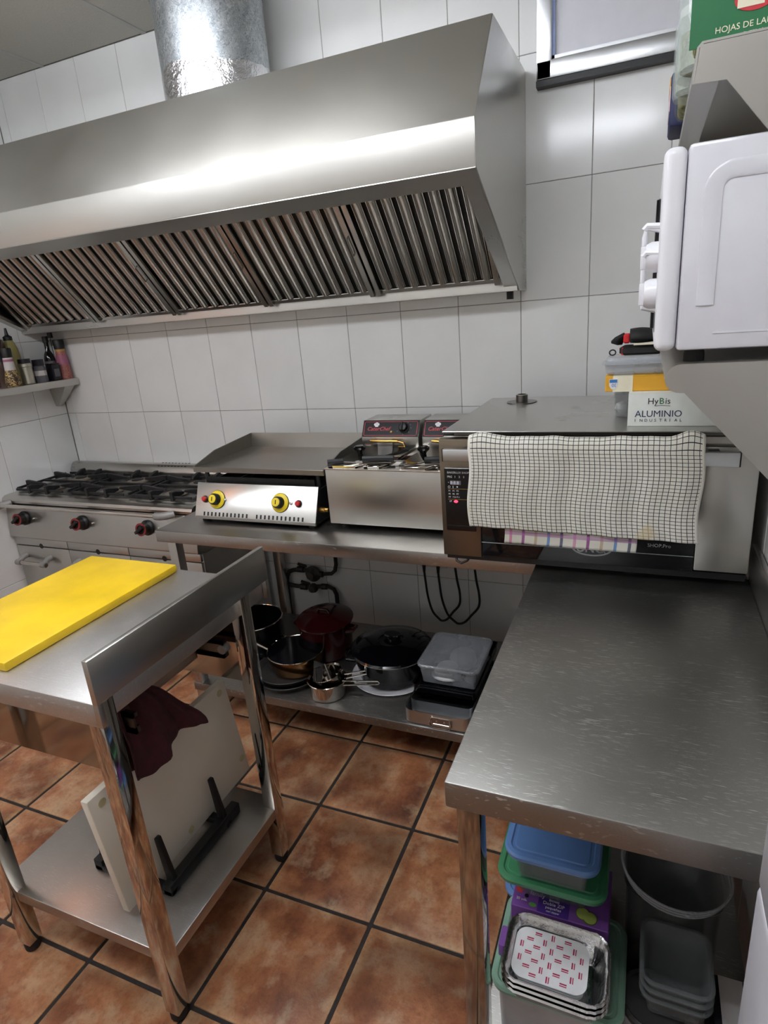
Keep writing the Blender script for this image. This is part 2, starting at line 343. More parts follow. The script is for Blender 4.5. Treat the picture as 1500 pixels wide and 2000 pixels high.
# suspended ceiling: panels between T bars, some panels are lamps
ce = struct(B(XL - .1, XR2 + .1, YF - .1, .1, ZC + .03, ZC + .08).build('ceiling', 'plaster'))
CP = .614; cx0 = .308
cpm = MB().box(-CP / 2 + .012, CP / 2 - .012, -CP / 2 + .012, CP / 2 - .012, 0, .015).build('panel', 'ceiling_panel', bevel=.002, seg=1, org=(0, 0, 0)); cpd = cpm.data; bpy.data.objects.remove(cpm)
for i in range(-1, 7):
    for j in range(0, 7):
        x0, x1 = max(XL, cx0 + (i) * CP), min(XR2, cx0 + (i + 1) * CP); y1, y0 = -j * CP, max(YF, -(j + 1) * CP)
        if x1 - x0 < .05: continue
        if abs(x1 - x0 - CP) < .001 and abs(y1 - y0 - CP) < .001:
            o = bpy.data.objects.new('panel', cpd); COL.objects.link(o); o.parent = ce; o.location = Vector(((x0 + x1) / 2, (y0 + y1) / 2, ZC)) - ORG[ce.name]
        else: B(x0 + .012, x1 - .012, y0 + .012, y1 - .012, ZC, ZC + .015).build('panel', 'ceiling_panel', ce)
for i in range(0, 7): B(cx0 + i * CP - .011, cx0 + i * CP + .011, YF, -.01, ZC - .003, ZC + .03).build('ceiling_bar', 'tbar', ce, bevel=.001, seg=1)
for j in range(1, 7): B(XL, XR2, -j * CP - .011, -j * CP + .011, ZC - .002, ZC + .03).build('ceiling_bar', 'tbar', ce, bevel=.001, seg=1)
# suspended fluorescent fittings: twin tubes
for lx, ly, wh, tm in ((1.6, -1.25, 'above the centre table', 'lamp_diffuser'), (.7, -2.6, 'behind the viewer on the left', 'lamp_diffuser'), (2.35, -2.35, 'above the viewer', 'lamp_diffuser')):
    L = thing('ceiling_lamp', 'white fluorescent tube ceiling lamp ' + wh, 'lamp', (lx, ly, ZC - .17), 'fluorescent ceiling lamps')
    B(lx - .62, lx + .62, ly - .03, ly + .03, ZC - .13, ZC - .09).build('lamp_housing', 'white_plastic', L, bevel=.004)
    for x in (lx - .4, lx + .4): MB().cyl((x, ly, ZC - .09), (x, ly, ZC - .003), .006, 8).build('hanger', 'white_plastic', L)
    for dy in (-.07, .07): MB().cyl((lx - .6, ly + dy, ZC - .14), (lx + .6, ly + dy, ZC - .14), .019, 16).build('tube', tm, L)
    for x in (lx - .61, lx + .61): B(x - .012, x + .012, ly - .095, ly + .095, ZC - .165, ZC - .11).build('tube_holder', 'white_plastic', L, bevel=.003)
# warm pendant in the dining side behind the viewer
L = thing('pendant_lamp', 'small warm glowing pendant lamp hanging by the left wall outside the view', 'lamp', (.22, -1.55, 1.85))
MB().lathe([(.005, .3), (.03, .29), (.14, .1), (.15, .08), (.145, .08), (.025, .27)], (.22, -1.55, 1.85), 28, cap0=False, cap1=False).build('lamp_shade', 'cream', L)
MB().lathe([(.01, .2), (.04, .16), (.05, .1), (.03, .06), (.004, .05)], (.22, -1.55, 1.85), 20).build('bulb', 'warm_bulb', L)
MB().cyl((.22, -1.55, 2.14), (.22, -1.55, ZC), .004, 8).build('cord', 'black', L)
# aluminium framed window high on the back wall
W0, W1, WZ0, WZ1, WD = 2.565, 3.21, 2.312, 2.79, .05
w = struct(B(W0 + .055, W1 - .055, -.022, -.012, WZ0 + .06, WZ1 - .05).build('window_1', 'white_gloss'))
fr = B(W0, W0 + .05, -WD, -.008, WZ0, WZ1).build('window_frame', 'aluminium', w, bevel=.004)
B(W1 - .05, W1, -WD, -.008, WZ0, WZ1).build('window_frame', 'aluminium', w, bevel=.004)
B(W0, W1, -WD, -.008, WZ0, WZ0 + .055).build('window_frame', 'aluminium', w, bevel=.004)
B(W0, W1, -WD, -.008, WZ1 - .05, WZ1).build('window_frame', 'aluminium', w, bevel=.004)
B(W0 + .05, W0 + .058, -.035, -.012, WZ0 + .055, WZ1 - .05).build('bead_and_reflection', 'reflection_blue', w)  # bead strip coloured pale blue to paint the reflection in the glass
B(W0 + .05, W1 - .05, -.035, -.012, WZ0 + .055, WZ0 + .068).build('bead_and_reflection', 'aluminium', w)
B(W0 - .002, W1, -WD + .004, -.008, WZ0 - .018, WZ0).build('window_shadow', 'black', w)  # black strip painted in as the shadow below the frame

# ------------------------------------------------------------------ extractor hood
hd = thing('extractor_hood', 'large brushed steel extractor hood with slanted front above the cooking line', 'extractor hood', (1.23, -.36, 1.645))
HX0, HX1 = XL + .006, 2.52
sec = [(-.008, 2.362), (-.512, 2.362), (-.752, 2.063), (-.748, 1.948)]
inn = [(-.742, 1.952), (-.745, 2.058), (-.508, 2.356), (-.008, 2.356)]
MB().prism([sec[0], sec[1], sec[2], sec[3], *inn], 'x', HX0, HX1).build('canopy', 'steel_hood', hd, bevel=.0025)
side = [(-.008, 2.361), (-.511, 2.361), (-.751, 2.063), (-.747, 1.948), (-.14, 1.645), (-.008, 1.645)]
for a, b in ((HX0, HX0 + .003), (HX1 - .003, HX1 + .0015)): MB().prism(side, 'x', a, b).build('side_panel', 'steel_y', hd, bevel=.0008, seg=1)
# inclined side rims and front rim, back gutter
MB().hexa([(HX0, -.748, 1.946), (HX1, -.748, 1.946), (HX1, -.69, 1.917), (HX0, -.69, 1.917), (HX0, -.746, 1.952), (HX1, -.746, 1.952), (HX1, -.686, 1.935), (HX0, -.686, 1.935)]).build('front_rim', 'steel_x', hd)
for a, b in ((HX0 + .003, HX0 + .05), (HX1 - .05, HX1 - .003)):
    MB().hexa([(a, -.746, 1.947), (b, -.746, 1.947), (b, -.14, 1.644), (a, -.14, 1.644), (a, -.74, 1.955), (b, -.74, 1.955), (b, -.137, 1.662), (a, -.137, 1.662)]).build('side_rim', 'steel_y', hd)
g = MB(); g.box(HX0 + .003, HX1 - .003, -.172, -.168, 1.648, 1.692); g.box(HX0 + .003, HX1 - .003, -.168, -.01, 1.645, 1.651); g.build('grease_gutter', 'steel_x', hd)
B(HX0 + .004, HX1 - .004, -.014, -.01, 1.651, 2.354).build('back_panel', 'steel_dark', hd)
MB().cyl((2.475, -.09, 1.645), (2.475, -.09, 1.617), .013, 14).build('drain_plug', 'black', hd)
MB().cyl((.045, -.09, 1.645), (.045, -.09, 1.617), .013, 14).build('drain_plug', 'black', hd)
# five baffle filters leaning at 48 degrees
fa = math.radians(48.3); FLEN = .485; fo = Vector((0, -.17, 1.686)); fd = Vector((0, -math.cos(fa), math.sin(fa))); fn = Vector((0, -math.sin(fa), -math.cos(fa)))
def fpt(x, s, n): return Vector((x, 0, 0)) + fo + fd * s + fn * n
def fbar(mb, x0, x1, s0, s1, n0, n1): mb.hexa([fpt(x0, s0, n0), fpt(x1, s0, n0), fpt(x1, s1, n0), fpt(x0, s1, n0), fpt(x0, s0, n1), fpt(x1, s0, n1), fpt(x1, s1, n1), fpt(x0, s1, n1)]); return mb
NB = 8
fj = [.012 + .4905 * i for i in range(6)]
baffle = None
where = ['at the left wall', 'second from the left', 'in the middle', 'second from the right', 'at the right end']
for i in range(5):
    x0, x1 = fj[i] + .004, fj[i + 1] - .004
    ft_ = B(0, 0, 0, 0, 0, 0)
    f_ = MB(); fbar(f_, x0, x0 + .02, 0, FLEN, 0, .03); fbar(f_, x1 - .02, x1, 0, FLEN, 0, .03); fbar(f_, x0 + .02, x1 - .02, 0, .018, 0, .016); fbar(f_, x0 + .02, x1 - .02, FLEN - .02, FLEN, 0, .03)
    fp = f_.build('baffle_filter', 'steel_filter', hd, bevel=.0015, seg=1)
    fbar(MB(), x0 + .001, x1 - .001, .0, FLEN, -.006, -.002).build('filter_back', 'black', fp)
    pitch = (x1 - x0 - .04) / NB
    for k in range(NB):
        cx = x0 + .02 + pitch * (k + .5)
        if baffle is None:
            pr = []; R = .0175
            for a in range(0, 9): an = PI * a / 8; pr.append((R * math.cos(an), .006 + .017 * math.sin(an)))
            mb = MB(); n = len(pr); vs = [fpt(cx + p[0], .022, p[1]) for p in pr] + [fpt(cx + p[0], FLEN - .02, p[1]) for p in pr]
            mb.add(vs, [tuple(range(n)), tuple(range(n, 2 * n))[::-1]] + [(q, q + 1, n + q + 1, n + q) for q in range(n - 1)] + [(n - 1, 0, n, 2 * n - 1)])
            for e_ in (-1, 1): fbar(mb, cx + e_ * R - .0015, cx + e_ * R + .0015, .022, FLEN - .02, -.002, .012)
            bx0 = cx; baffle = mb.build('baffle', 'steel_filter', fp)
        else: copy_part(baffle, fp, (cx - bx0, 0, 0))
    if i in (1, 2, 3):
        hx = x1 - .012; MB().tube([fpt(hx, .2, .03), fpt(hx, .2, .04), fpt(hx, .27, .04), fpt(hx, .27, .03)], .0025, 6).build('filter_handle', 'steel_dark', fp)
# duct
du = thing('exhaust_duct', 'round galvanised exhaust duct rising from the hood to the ceiling', 'duct', (1.425, -.255, 2.362))
DX, DY, DR = 1.425, -.255, .198
MB().lathe([(DR, 2.364), (DR, ZC - .004), (DR - .003, ZC - .004), (DR - .003, 2.364)], (DX, DY, 0), 56, cap0=False, cap1=False).build('pipe', 'galvanised', du)
mb = MB(); pts = []
for k in range(56):
    a = 2 * PI * k / 56; h = 2.487 + .006 * math.sin(a * 3) + random.uniform(-.004, .004)
    pts.append((a, h))
vs = [(DX + (DR + .002) * math.cos(a), DY + (DR + .002) * math.sin(a), 2.363) for a, h in pts] + [(DX + (DR + .0018) * math.cos(a), DY + (DR + .0018) * math.sin(a), h) for a, h in pts]
mb.add(vs, [(k, (k + 1) % 56, 56 + (k + 1) % 56, 56 + k) for k in range(56)]).build('foil_tape', 'foil', du)
mb = MB(); mb.tube([(DX + (DR + .001) * math.cos(2 * PI * k / 48), DY + (DR + .001) * math.sin(2 * PI * k / 48), 2.72) for k in range(48)], .0035, 6, closed=True).build('seam', 'galvanised', du)

# ------------------------------------------------------------------ steel tables
ZT = .86
def leg(mb, x, y, z0, z1, s=.04): mb.box(x - s / 2, x + s / 2, y - s / 2, y + s / 2, z0, z1); return mb
def foot(mb, x, y): mb.lathe([(.017, .03), (.021, .022), (.021, .006), (.018, 0)], (x, y, 0), 16); return mb
tb = thing('back_worktop', 'long steel worktop with a lower shelf along the tiled back wall', 'worktop', (2.2, -.4, 0))
mb = MB(); mb.box(1.2, 3.235, -.785, -.02, ZT - .048, ZT); mb.build('tabletop', 'worktop_mid', tb, bevel=.0035)
B(1.215, 3.22, -.77, -.035, ZT - .05, ZT - .0485).build('bounce_absorber', 'absorber_brown', tb)  # unseen dark board, added to cut the light bouncing below the worktop
B(1.235, 3.2, -.775, -.11, .128, .165).build('lower_shelf', 'worktop_worn', tb, bevel=.003)
for x, y in ((1.262, -.752), (1.262, -.06), (3.19, -.752), (3.19, -.06), (2.72, -.06)):
    l = leg(MB(), x, y, .025, ZT - .048).build('leg', 'steel_z', tb, bevel=.002); foot(MB(), x, y).build('foot', 'rubber', l)
tr = thing('right_worktop', 'scratched steel worktop in the right foreground standing against the right wall', 'worktop', (2.96, -1.26, 0))
B(2.684, 3.236, -1.735, -.79, ZT - .052, ZT).build('tabletop', 'worktop_worn', tr, bevel=.0035)
B(3.236, 3.25, -1.735, -.79, ZT - .052, ZT + .1).build('upstand', 'steel_y', tr, bevel=.002)
B(2.7, 3.22, -1.72, -.805, ZT - .054, ZT - .0525).build('bounce_absorber', 'absorber_brown', tr)  # same added board, hidden underneath to soak up bounced light
B(2.71, 3.225, -1.71, -.85, .13, .165).build('lower_shelf', 'worktop_worn', tr, bevel=.003)
for x, y in ((2.72, -1.705), (3.21, -1.705), (2.72, -.84), (3.21, -.84)):
    l = leg(MB(), x, y, .025, ZT - .052).build('leg', 'steel_polish', tr, bevel=.002); foot(MB(), x, y).build('foot', 'rubber', l)
# centre table
ct = thing('centre_table', 'small steel work table with upstand and open drawer frame in the left foreground', 'table', (1.68, -1.5, 0))
CZ = .915
mb = MB(); mb.box(1.365, 1.986, -1.803, -1.194, CZ - .055, CZ); mb.build('tabletop', 'worktop_soft', ct, bevel=.003)
mb = MB(); mb.box(1.986, 2.0, -1.803, -1.193, CZ - .002, 1.0135); mb.build('upstand', 'steel_y', ct, bevel=.0018)
B(1.9865, 1.9995, -1.8025, -1.79, CZ - .055, CZ).build('upstand_end', 'steel_z', ct, bevel=.001)
B(1.9865, 1.9995, -1.205, -1.1935, CZ - .055, CZ).build('upstand_end', 'steel_z', ct, bevel=.001)
for x, y in ((1.977, -1.781), (1.977, -1.302), (1.46, -1.81 + .03), (1.46, -1.302)):
    l = leg(MB(), x, y, .028, CZ - .055 if x < 1.7 else CZ - .003).build('leg', 'steel_mirror', ct, bevel=.002); foot(MB(), x, y).build('foot', 'rubber', l)
B(1.405, 1.996, -1.786, -1.277, .178, .212).build('lower_shelf', 'worktop_mid', ct, bevel=.003)
for nm, y0 in (('drawer_side', -1.702), ('drawer_side', -1.294)):
    B(1.44, 1.945 if y0 > -1.5 else 1.895, y0, y0 + .006, .632, CZ - .056).build(nm, 'steel_polish', ct, bevel=.001, seg=1)
dr = B(1.44, 1.85, -1.655, -1.36, .735, .74).build('drawer', 'steel_x', ct)
B(1.845, 1.85, -1.655, -1.36, .74, .83).build('drawer_back', 'steel_y', dr, bevel=.001, seg=1)
B(1.44, 1.85, -1.655, -1.65, .74, .83).build('drawer_wall', 'steel_x', dr); B(1.44, 1.85, -1.365, -1.36, .74, .83).build('drawer_wall', 'steel_x', dr)
B(1.44, 1.446, -1.69, -1.3, .70, .855).build('drawer_front', 'steel_z', dr, bevel=.001, seg=1)
for y0, y1 in ((-1.345, -1.325), (-1.675, -1.66)):
    mb = MB(); mb.box(1.46, 1.93, y0, y1, .735, .752); mb.box(1.46, 1.93, y0, y1, .777, .787); mb.box(1.46, 1.93, y0, y0 + .006, .735, .787); mb.build('drawer_slide', 'steel_dark', ct)
    if y0 > -1.5: MB().cyl((1.925, (y0 + y1) / 2 - .012, .762), (1.925, (y0 + y1) / 2 + .012, .762), .013, 16).build('slide_roller', 'grey_handle', ct)
# yellow board
tag(B(1.345, 1.692, -1.768, -1.208, CZ, .938).build('cutting_board', 'yellow_board', bevel=.005), 'thick bright yellow plastic cutting board lying on the centre table', 'cutting board')
# rack with white board
SZ = .212
rk = thing('board_rack', 'black plastic cutting board rack standing on the lower shelf of the centre table', 'rack', (1.78, -1.52, SZ))
mb = MB(); mb.box(1.872, 1.9, -1.66, -1.36, SZ, SZ + .035); mb.box(1.63, 1.66, -1.66, -1.36, SZ, SZ + .035)
mb.box(1.63, 1.9, -1.66, -1.635, SZ, SZ + .018); mb.box(1.63, 1.9, -1.425, -1.4, SZ, SZ + .018); mb.build('base', 'black', rk, bevel=.003)
for x, sg in ((1.888, 1), (1.642, -1)):
    for y in (-1.635, -1.42):
        MB().prism([(x - .014, SZ), (x + .014, SZ), (x + .006 - sg * .022, SZ + .165), (x - .006 - sg * .022, SZ + .165)], 'y', y - .008, y + .008).build('prong', 'black', rk, bevel=.003)
wbd = thing('cutting_board', 'large white plastic cutting board with round studs standing upright in the black rack', 'cutting board', (1.825, -1.48, SZ + .019))
T = Matrix.Translation((1.8275, 0, 0))
MB(T).prism([(-1.742, SZ + .019), (-1.215, SZ + .024), (-1.262, .598), (-1.772, .6)], 'x', -.011, .011).build('board', 'white_board', wbd, bevel=.004)
for y, z in ((-1.245, .3), (-1.29, .57), (-1.70, .3), (-1.735, .57), (-1.5, .26)):
    MB().cyl((1.8375, y, z), (1.8397, y, z), .011, 18).build('stud', 'board_stud', wbd)
# maroon cloth folded over the drawer slide
def cloth(u, v):
    # bilinear drape between four hanging corners, with soft pleats
    tl, tr, br, bl = (-1.70, .832), (-1.585, .80), (-1.435, .595), (-1.665, .585)
    y = (1 - v) * ((1 - u) * tl[0] + u * tr[0]) + v * ((1 - u) * bl[0] + u * br[0]); z = (1 - v) * ((1 - u) * tl[1] + u * tr[1]) + v * ((1 - u) * bl[1] + u * br[1])
    y += .02 * u * math.sin(PI * v) + .006 * math.sin(v * 9) * u; z += .016 * math.sin(PI * u) * v - .012 * math.sin(u * 7) * v
    x = 1.89 + .012 * v + .010 * math.sin((u + v * .4) * 11) * (.3 + v) + .005 * math.sin(u * 29 + v * 4)
    return (x, y, z)
cl = thing('maroon_cloth', 'folded dark maroon cloth hanging over the drawer slide of the centre table', 'cloth', (1.9, -1.58, .58))
MB().sheet(cloth, 30, 24).build('front_fold', 'maroon', cl, thick=.004)
MB().sheet(lambda u, v: (cloth(u * .95 + .02, v * .9)[0] - .018 - .003 * math.sin(u * 8), cloth(u * .95 + .02, v * .9)[1] - .006, cloth(u * .95 + .02, v * .9)[2] - .004), 24, 18).build('back_fold', 'maroon', cl, thick=.004)

# ------------------------------------------------------------------ gas range
rg = thing('gas_range', 'six burner steel gas range in the left corner with towel rail and red ringed knobs', 'range', (.56, -.27, 0))
RX0, RX1, RZ = XL + .012, 1.165, .868
B(RX0, RX1, -.5, -.04, .1, .64).build('oven_body', 'steel_x', rg, bevel=.002)
B(RX0, RX1, -.485, -.05, .64, RZ - .012).build('top_box', 'steel_x', rg, bevel=.002)
mb = MB(); mb.prism([(-.05, RZ - .012), (-.05, RZ), (-.478, RZ), (-.5, RZ - .002), (-.516, RZ - .010), (-.522, RZ - .022), (-.518, RZ - .034), (-.5, RZ - .04), (-.485, RZ - .04), (-.485, RZ - .012)], 'x', RX0, RX1); mb.build('deck', 'steel_x', rg)
B(RX0 + .045, RX1 - .045, -.452, -.115, RZ - .001, RZ + .003).build('burner_well', 'steel_dark', rg, bevel=.001, seg=1)
mb = MB(); mb.prism([(-.485, RZ - .04), (-.508, RZ - .046), (-.53, .655), (-.526, .648), (-.485, .648)], 'x', RX0, RX1); mb.build('control_panel', 'steel_x', rg, bevel=.0015)
mb = MB(); mb.prism([(-.04, RZ - .002), (-.102, RZ - .002), (-.102, RZ + .035), (-.088, RZ + .055), (-.075, RZ + .07), (-.04, RZ + .07)], 'x', RX0 + .02, RX1); mb.build('back_guard', 'steel_x', rg, bevel=.005)
mb = MB()
for k in range(9): mb.add([(0, 0, 0)], []) if False else mb.hexa([(.60 + k * .022, -.0855, RZ + .061), (.611 + k * .022, -.0855, RZ + .061), (.611 + k * .022, -.045, RZ + .0705), (.60 + k * .022, -.045, RZ + .0705), (.60 + k * .022, -.0862, RZ + .0625), (.611 + k * .022, -.0862, RZ + .0625), (.611 + k * .022, -.045, RZ + .0718), (.60 + k * .022, -.045, RZ + .0718)])
mb.build('vent_slots', 'black', rg)
# towel rail
MB().cyl((RX0 + .02, -.562, .832), (1.02, -.562, .832), .009, 14).build('rail', 'steel_mirror', rg)
mb = MB(); mb.tube([(.995, -.562, .832), (1.01, -.562, .832), (1.02, -.562, .832), (1.05, -.552, .834), (1.075, -.53, .836)], .0175, 14); mb.build('rail_bracket', 'grey_handle', rg)
MB().tube([(RX0 + .012, -.562, .832), (RX0 + .03, -.562, .832), (RX0 + .05, -.55, .834), (RX0 + .06, -.52, .836)], .0175, 14).build('rail_bracket', 'grey_handle', rg)
for x in (.082, .487, .893):
    kn = MB().lathe([(.034, 0), (.034, .008), (.029, .014), (.029, .02)], seg=28); 
    T = Matrix.Translation((x, -.519, .757)) @ Matrix.Rotation(PI / 2, 4, 'X') @ Matrix.Rotation(math.radians(-7), 4, 'X')
    k1 = MB(T).lathe([(.036, 0), (.036, .008), (.030, .014), (.0285, .03), (.029, .042)], seg=28).build('knob', 'black', rg)
    MB(T).lathe([(.030, .0418), (.030, .046), (.022, .046), (.022, .0418)], seg=28, cap0=False, cap1=False).build('knob_ring', 'enamel_red', k1).data.materials[0] = M['ring_red']
    m2 = MB(T @ Matrix.Rotation(math.radians(35), 4, 'Z')); m2.box(-.027, .027, -.007, .007, .042, .062); m2.build('knob_grip', 'black', k1, bevel=.003)
    m3 = MB(Matrix.Translation((x + .062, -.5145, .757)) @ Matrix.Rotation(PI / 2, 4, 'X')); m3.lathe([(.005, 0), (.005, .008), (.003, .01)], seg=12); m3.build('igniter', 'silver_lid', rg)
# drip drawers with finger notches, oven doors and their handles
for k, (a, b) in enumerate(((RX0 + .004, .33), (.334, .735), (.739, RX1 - .004))):
    d = B(a, b, -.514, -.49, .605, .643).build('drip_drawer', 'steel_x', rg, bevel=.002); m = (a + b) / 2
    MB().cyl((m, -.5145, .606), (m, -.512, .606), .014, 16).build('finger_notch', 'black', d)
for a, b in ((RX0 + .004, .33), (.334, .735), (.739, RX1 - .004)):
    d = B(a, b, -.514, -.49, .14, .6).build('door', 'steel_x', rg, bevel=.003); hz = .527; h0 = a + .06; h1 = a + .24
    MB().cyl((h0 - .01, -.565, hz), (h1 + .02, -.565, hz), .010, 14).build('door_handle', 'steel_mirror', d)
    for hx in (h0, h1):
        MB().tube([(hx, -.512, hz + .02), (hx, -.535, hz + .018), (hx, -.555, hz + .006), (hx, -.566, hz)], .014, 12).build('handle_bracket', 'grey_handle', d)
        MB().cyl((hx - .014, -.565, hz), (hx + .014, -.565, hz), .0155, 14).build('handle_collar', 'grey_handle', d)
for x in (RX0 + .05, RX1 - .05):
    for y in (-.46, -.08): MB().lathe([(.018, .1), (.018, .02), (.026, .015), (.026, 0)], (x, y, 0), 16).build('leg', 'steel_z', rg)
# burners and cast iron grates
for cx in (.155, .555, .955):
    for cy in (-.195, -.37):
        b = MB().lathe([(.058, 0), (.058, .006), (.05, .012), (.028, .013), (.028, .005), (.0, .005)], (cx, cy, RZ + .003), 28).build('burner', 'burner', rg)
        MB().lathe([(.03, .008), (.03, .016), (.02, .02), (0, .02)], (cx, cy, RZ + .003), 24).build('burner_cap', 'cast_iron', b)
    g = MB(); z0, z1 = RZ + .003, RZ + .026; x0, x1, y0, y1 = cx - .185, cx + .185, -.462, -.118
    for (a, b, c, d) in ((x0 + .02, x1 - .02, y0, y0 + .01), (x0 + .02, x1 - .02, y1 - .01, y1), (x0, x0 + .01, y0 + .02, y1 - .02), (x1 - .01, x1, y0 + .02, y1 - .02), (x0, x1, -.2875, -.2775)): g.box(a, b, c, d, z1 - .012, z1)
    gr = g.build('grate', 'cast_iron', rg, bevel=.002, seg=1)
    for cy in (-.195, -.37):
        for sx in (-1, 1):
            # fingers rising toward the rim: wedge blades
            MB().prism([(cx + sx * .195, z0), (cx + sx * .195, z1 + .018), (cx + sx * .175, z1 + .018), (cx + sx * .06, z1 + .004), (cx + sx * .055, z1 - .006), (cx + sx * .17, z0 + .008)], 'y', cy - .008, cy + .008).build('grate_finger', 'cast_iron', gr, bevel=.0015, seg=1)
    for sx in (-.062, .062):
        for (ya, yb) in ((y0 - .008, -.40), (y1 + .008, -.165)):
            sgn = 1 if yb > ya else -1
            MB().prism([(ya, z0), (ya, z1 + .02), (ya + sgn * .02, z1 + .02), (yb + sgn * .01, z1 + .004), (yb + sgn * .012, z1 - .006), (ya + sgn * .03, z0 + .008)], 'x', cx + sx - .008, cx + sx + .008).build('grate_finger', 'cast_iron', gr, bevel=.0015, seg=1)

# ------------------------------------------------------------------ griddle
gd = thing('griddle', 'countertop gas griddle with yellow knobs and a raised splash rim on the worktop', 'griddle', (1.58, -.4, ZT))
GX0, GX1 = 1.307, 1.862
mb = MB(); mb.prism([(-.662, .888), (-.612, 1.012), (-.606, 1.012), (-.655, .888)], 'x', GX0, GX1); mb.prism([(-.664, .876), (-.664, .889), (-.655, .889), (-.63, .876)], 'x', GX0, GX1); mb.build('front_panel', 'steel_x', gd, bevel=.001, seg=1)
B(GX0, GX1, -.655, -.2, .876, .882).build('base_plate', 'steel_dark', gd)
for a, b in ((GX0, GX0 + .004), (GX1 - .004, GX1)): MB().prism([(-.655, .882), (-.61, 1.0), (-.2, 1.0), (-.2, .882)], 'x', a, b).build('side_panel', 'black', gd)
B(GX0, GX1, -.204, -.2, .882, 1.0).build('back_plate', 'steel_dark', gd)
B(GX0 + .03, GX1 - .03, -.585, -.58, .95, 1.03).build('flame_shield', 'black', gd)
for x in (1.45, 1.72): MB().tube([(x, -.56, 1.0), (x, -.25, 1.0)], .012, 10).build('burner_tube', 'cast_iron', gd)
for x in (GX0 + .03, GX1 - .03):
    for y in (-.63, -.23): MB().lathe([(.014, .017), (.017, .012), (.017, 0)], (x, y, ZT), 14).build('foot', 'rubber', gd)
for x in (GX0 + .02, GX1 - .02):
    for y in (-.57, -.23): MB().cyl((x, y, .995), (x, y, 1.05), .009, 10).build('plate_post', 'black', gd)
# plate with splash sides
PX0, PX1, PYF, PYB = 1.268, 1.872, -.578, -.165
pl = MB(); pl.box(PX0, PX1, PYF, PYB, 1.048, 1.06); pl = pl.build('plate', 'griddle_plate', gd, bevel=.001, seg=1)
B(PX0, PX1, PYF - .003, PYF + .003, 1.046, 1.067).build('front_lip', 'griddle_plate', pl, bevel=.001, seg=1)
MB().hexa([(PX0 + .0, PYB - .004, 1.048), (PX1, PYB - .004, 1.048), (PX1, PYB + .002, 1.048), (PX0, PYB + .002, 1.048), (PX0, PYB + .012, 1.122), (PX1, PYB + .012, 1.122), (PX1, PYB + .018, 1.122), (PX0, PYB + .018, 1.122)]).build('splash_back', 'griddle_plate', pl)
for x in (PX0 - .002, PX1 - .004): MB().prism([(PYF, 1.048), (PYF, 1.068), (-.43, 1.104), (PYB + .014, 1.122), (PYB, 1.048)], 'x', x, x + .006).build('splash_side', 'griddle_plate', pl)
def on_panel(x, z, n=0.):   # point on the sloping front panel
    k = (z - .888) / (1.012 - .888); return Vector((x, -.662 + .05 * k, z)) + Vector((0, -.927, .374)) * n
NRM = Matrix.Rotation(math.radians(90 - 22), 4, 'X')
for x, ix, lx in ((1.412, 1.353, 1.448), (1.705, 1.785, 1.752)):
    p = on_panel(x, .951); T = Matrix.Translation(p) @ NRM
    k1 = MB(T).lathe([(.036, 0), (.036, .005), (.031, .009), (.028, .010)], seg=32).build('knob', 'knob_yellow', gd)
    MB(T).lathe([(.0375, 0), (.0375, .003), (.0362, .003)], seg=32).build('knob_bezel', 'black', k1)
    mm = MB(T)
    prof = [(.023, .009), (.0225, .028), (.020, .033), (0, .034)]
    mm.lathe(prof, seg=24); mm.build('knob_barrel', 'black', k1)
    MB(T).lathe([(.0165, .033), (.0165, .036), (.012, .0365), (0, .0365)], seg=24).build('knob_top', 'knob_yellow', k1)
    m2 = MB(T); m2.box(-.002, .002, -.008, .008, .0362, .0372); m2.build('knob_mark', 'dark_cap', k1)
    T2 = Matrix.Translation(on_panel(ix, .951)) @ NRM
    ig = MB(T2).lathe([(.014, 0), (.014, .004), (.012, .006)], seg=20).build('igniter', 'black', gd); MB(T2).lathe([(.010, .004), (.010, .014), (.007, .017), (0, .017)], seg=20).build('igniter_button', 'igniter_red', ig)
    T3 = Matrix.Translation(on_panel(lx, .951)) @ NRM; MB(T3).lathe([(.006, 0), (.006, .004), (.003, .006), (0, .006)], seg=14).build('screw', 'silver_lid', gd)
for k in range(24):
    x = 1.353 + k * .0185 + (.028 if k >= 12 else 0)
    q = [on_panel(x - .0035, .8775, 0), on_panel(x + .0035, .8775, 0)]
    B(x - .0038, x + .0038, -.6655, -.663, .8775, .8885).build('vent_slot', 'black', gd) if False else MB().hexa([on_panel(x - .0038, .8895, -.001), on_panel(x + .0038, .8895, -.001), on_panel(x + .0038, .904, -.001), on_panel(x - .0038, .904, -.001), on_panel(x - .0038, .8895, .0006), on_panel(x + .0038, .8895, .0006), on_panel(x + .0038, .904, .0006), on_panel(x - .0038, .904, .0006)]).build('vent_slot', 'black', gd)
mb = MB(); mb.cyl((GX1, -.615, .925), (GX1 + .02, -.615, .925), .011, 8); mb.cyl((GX1 + .02, -.615, .925), (GX1 + .034, -.615, .925), .008, 10); mb.build('gas_fitting', 'brass', gd)

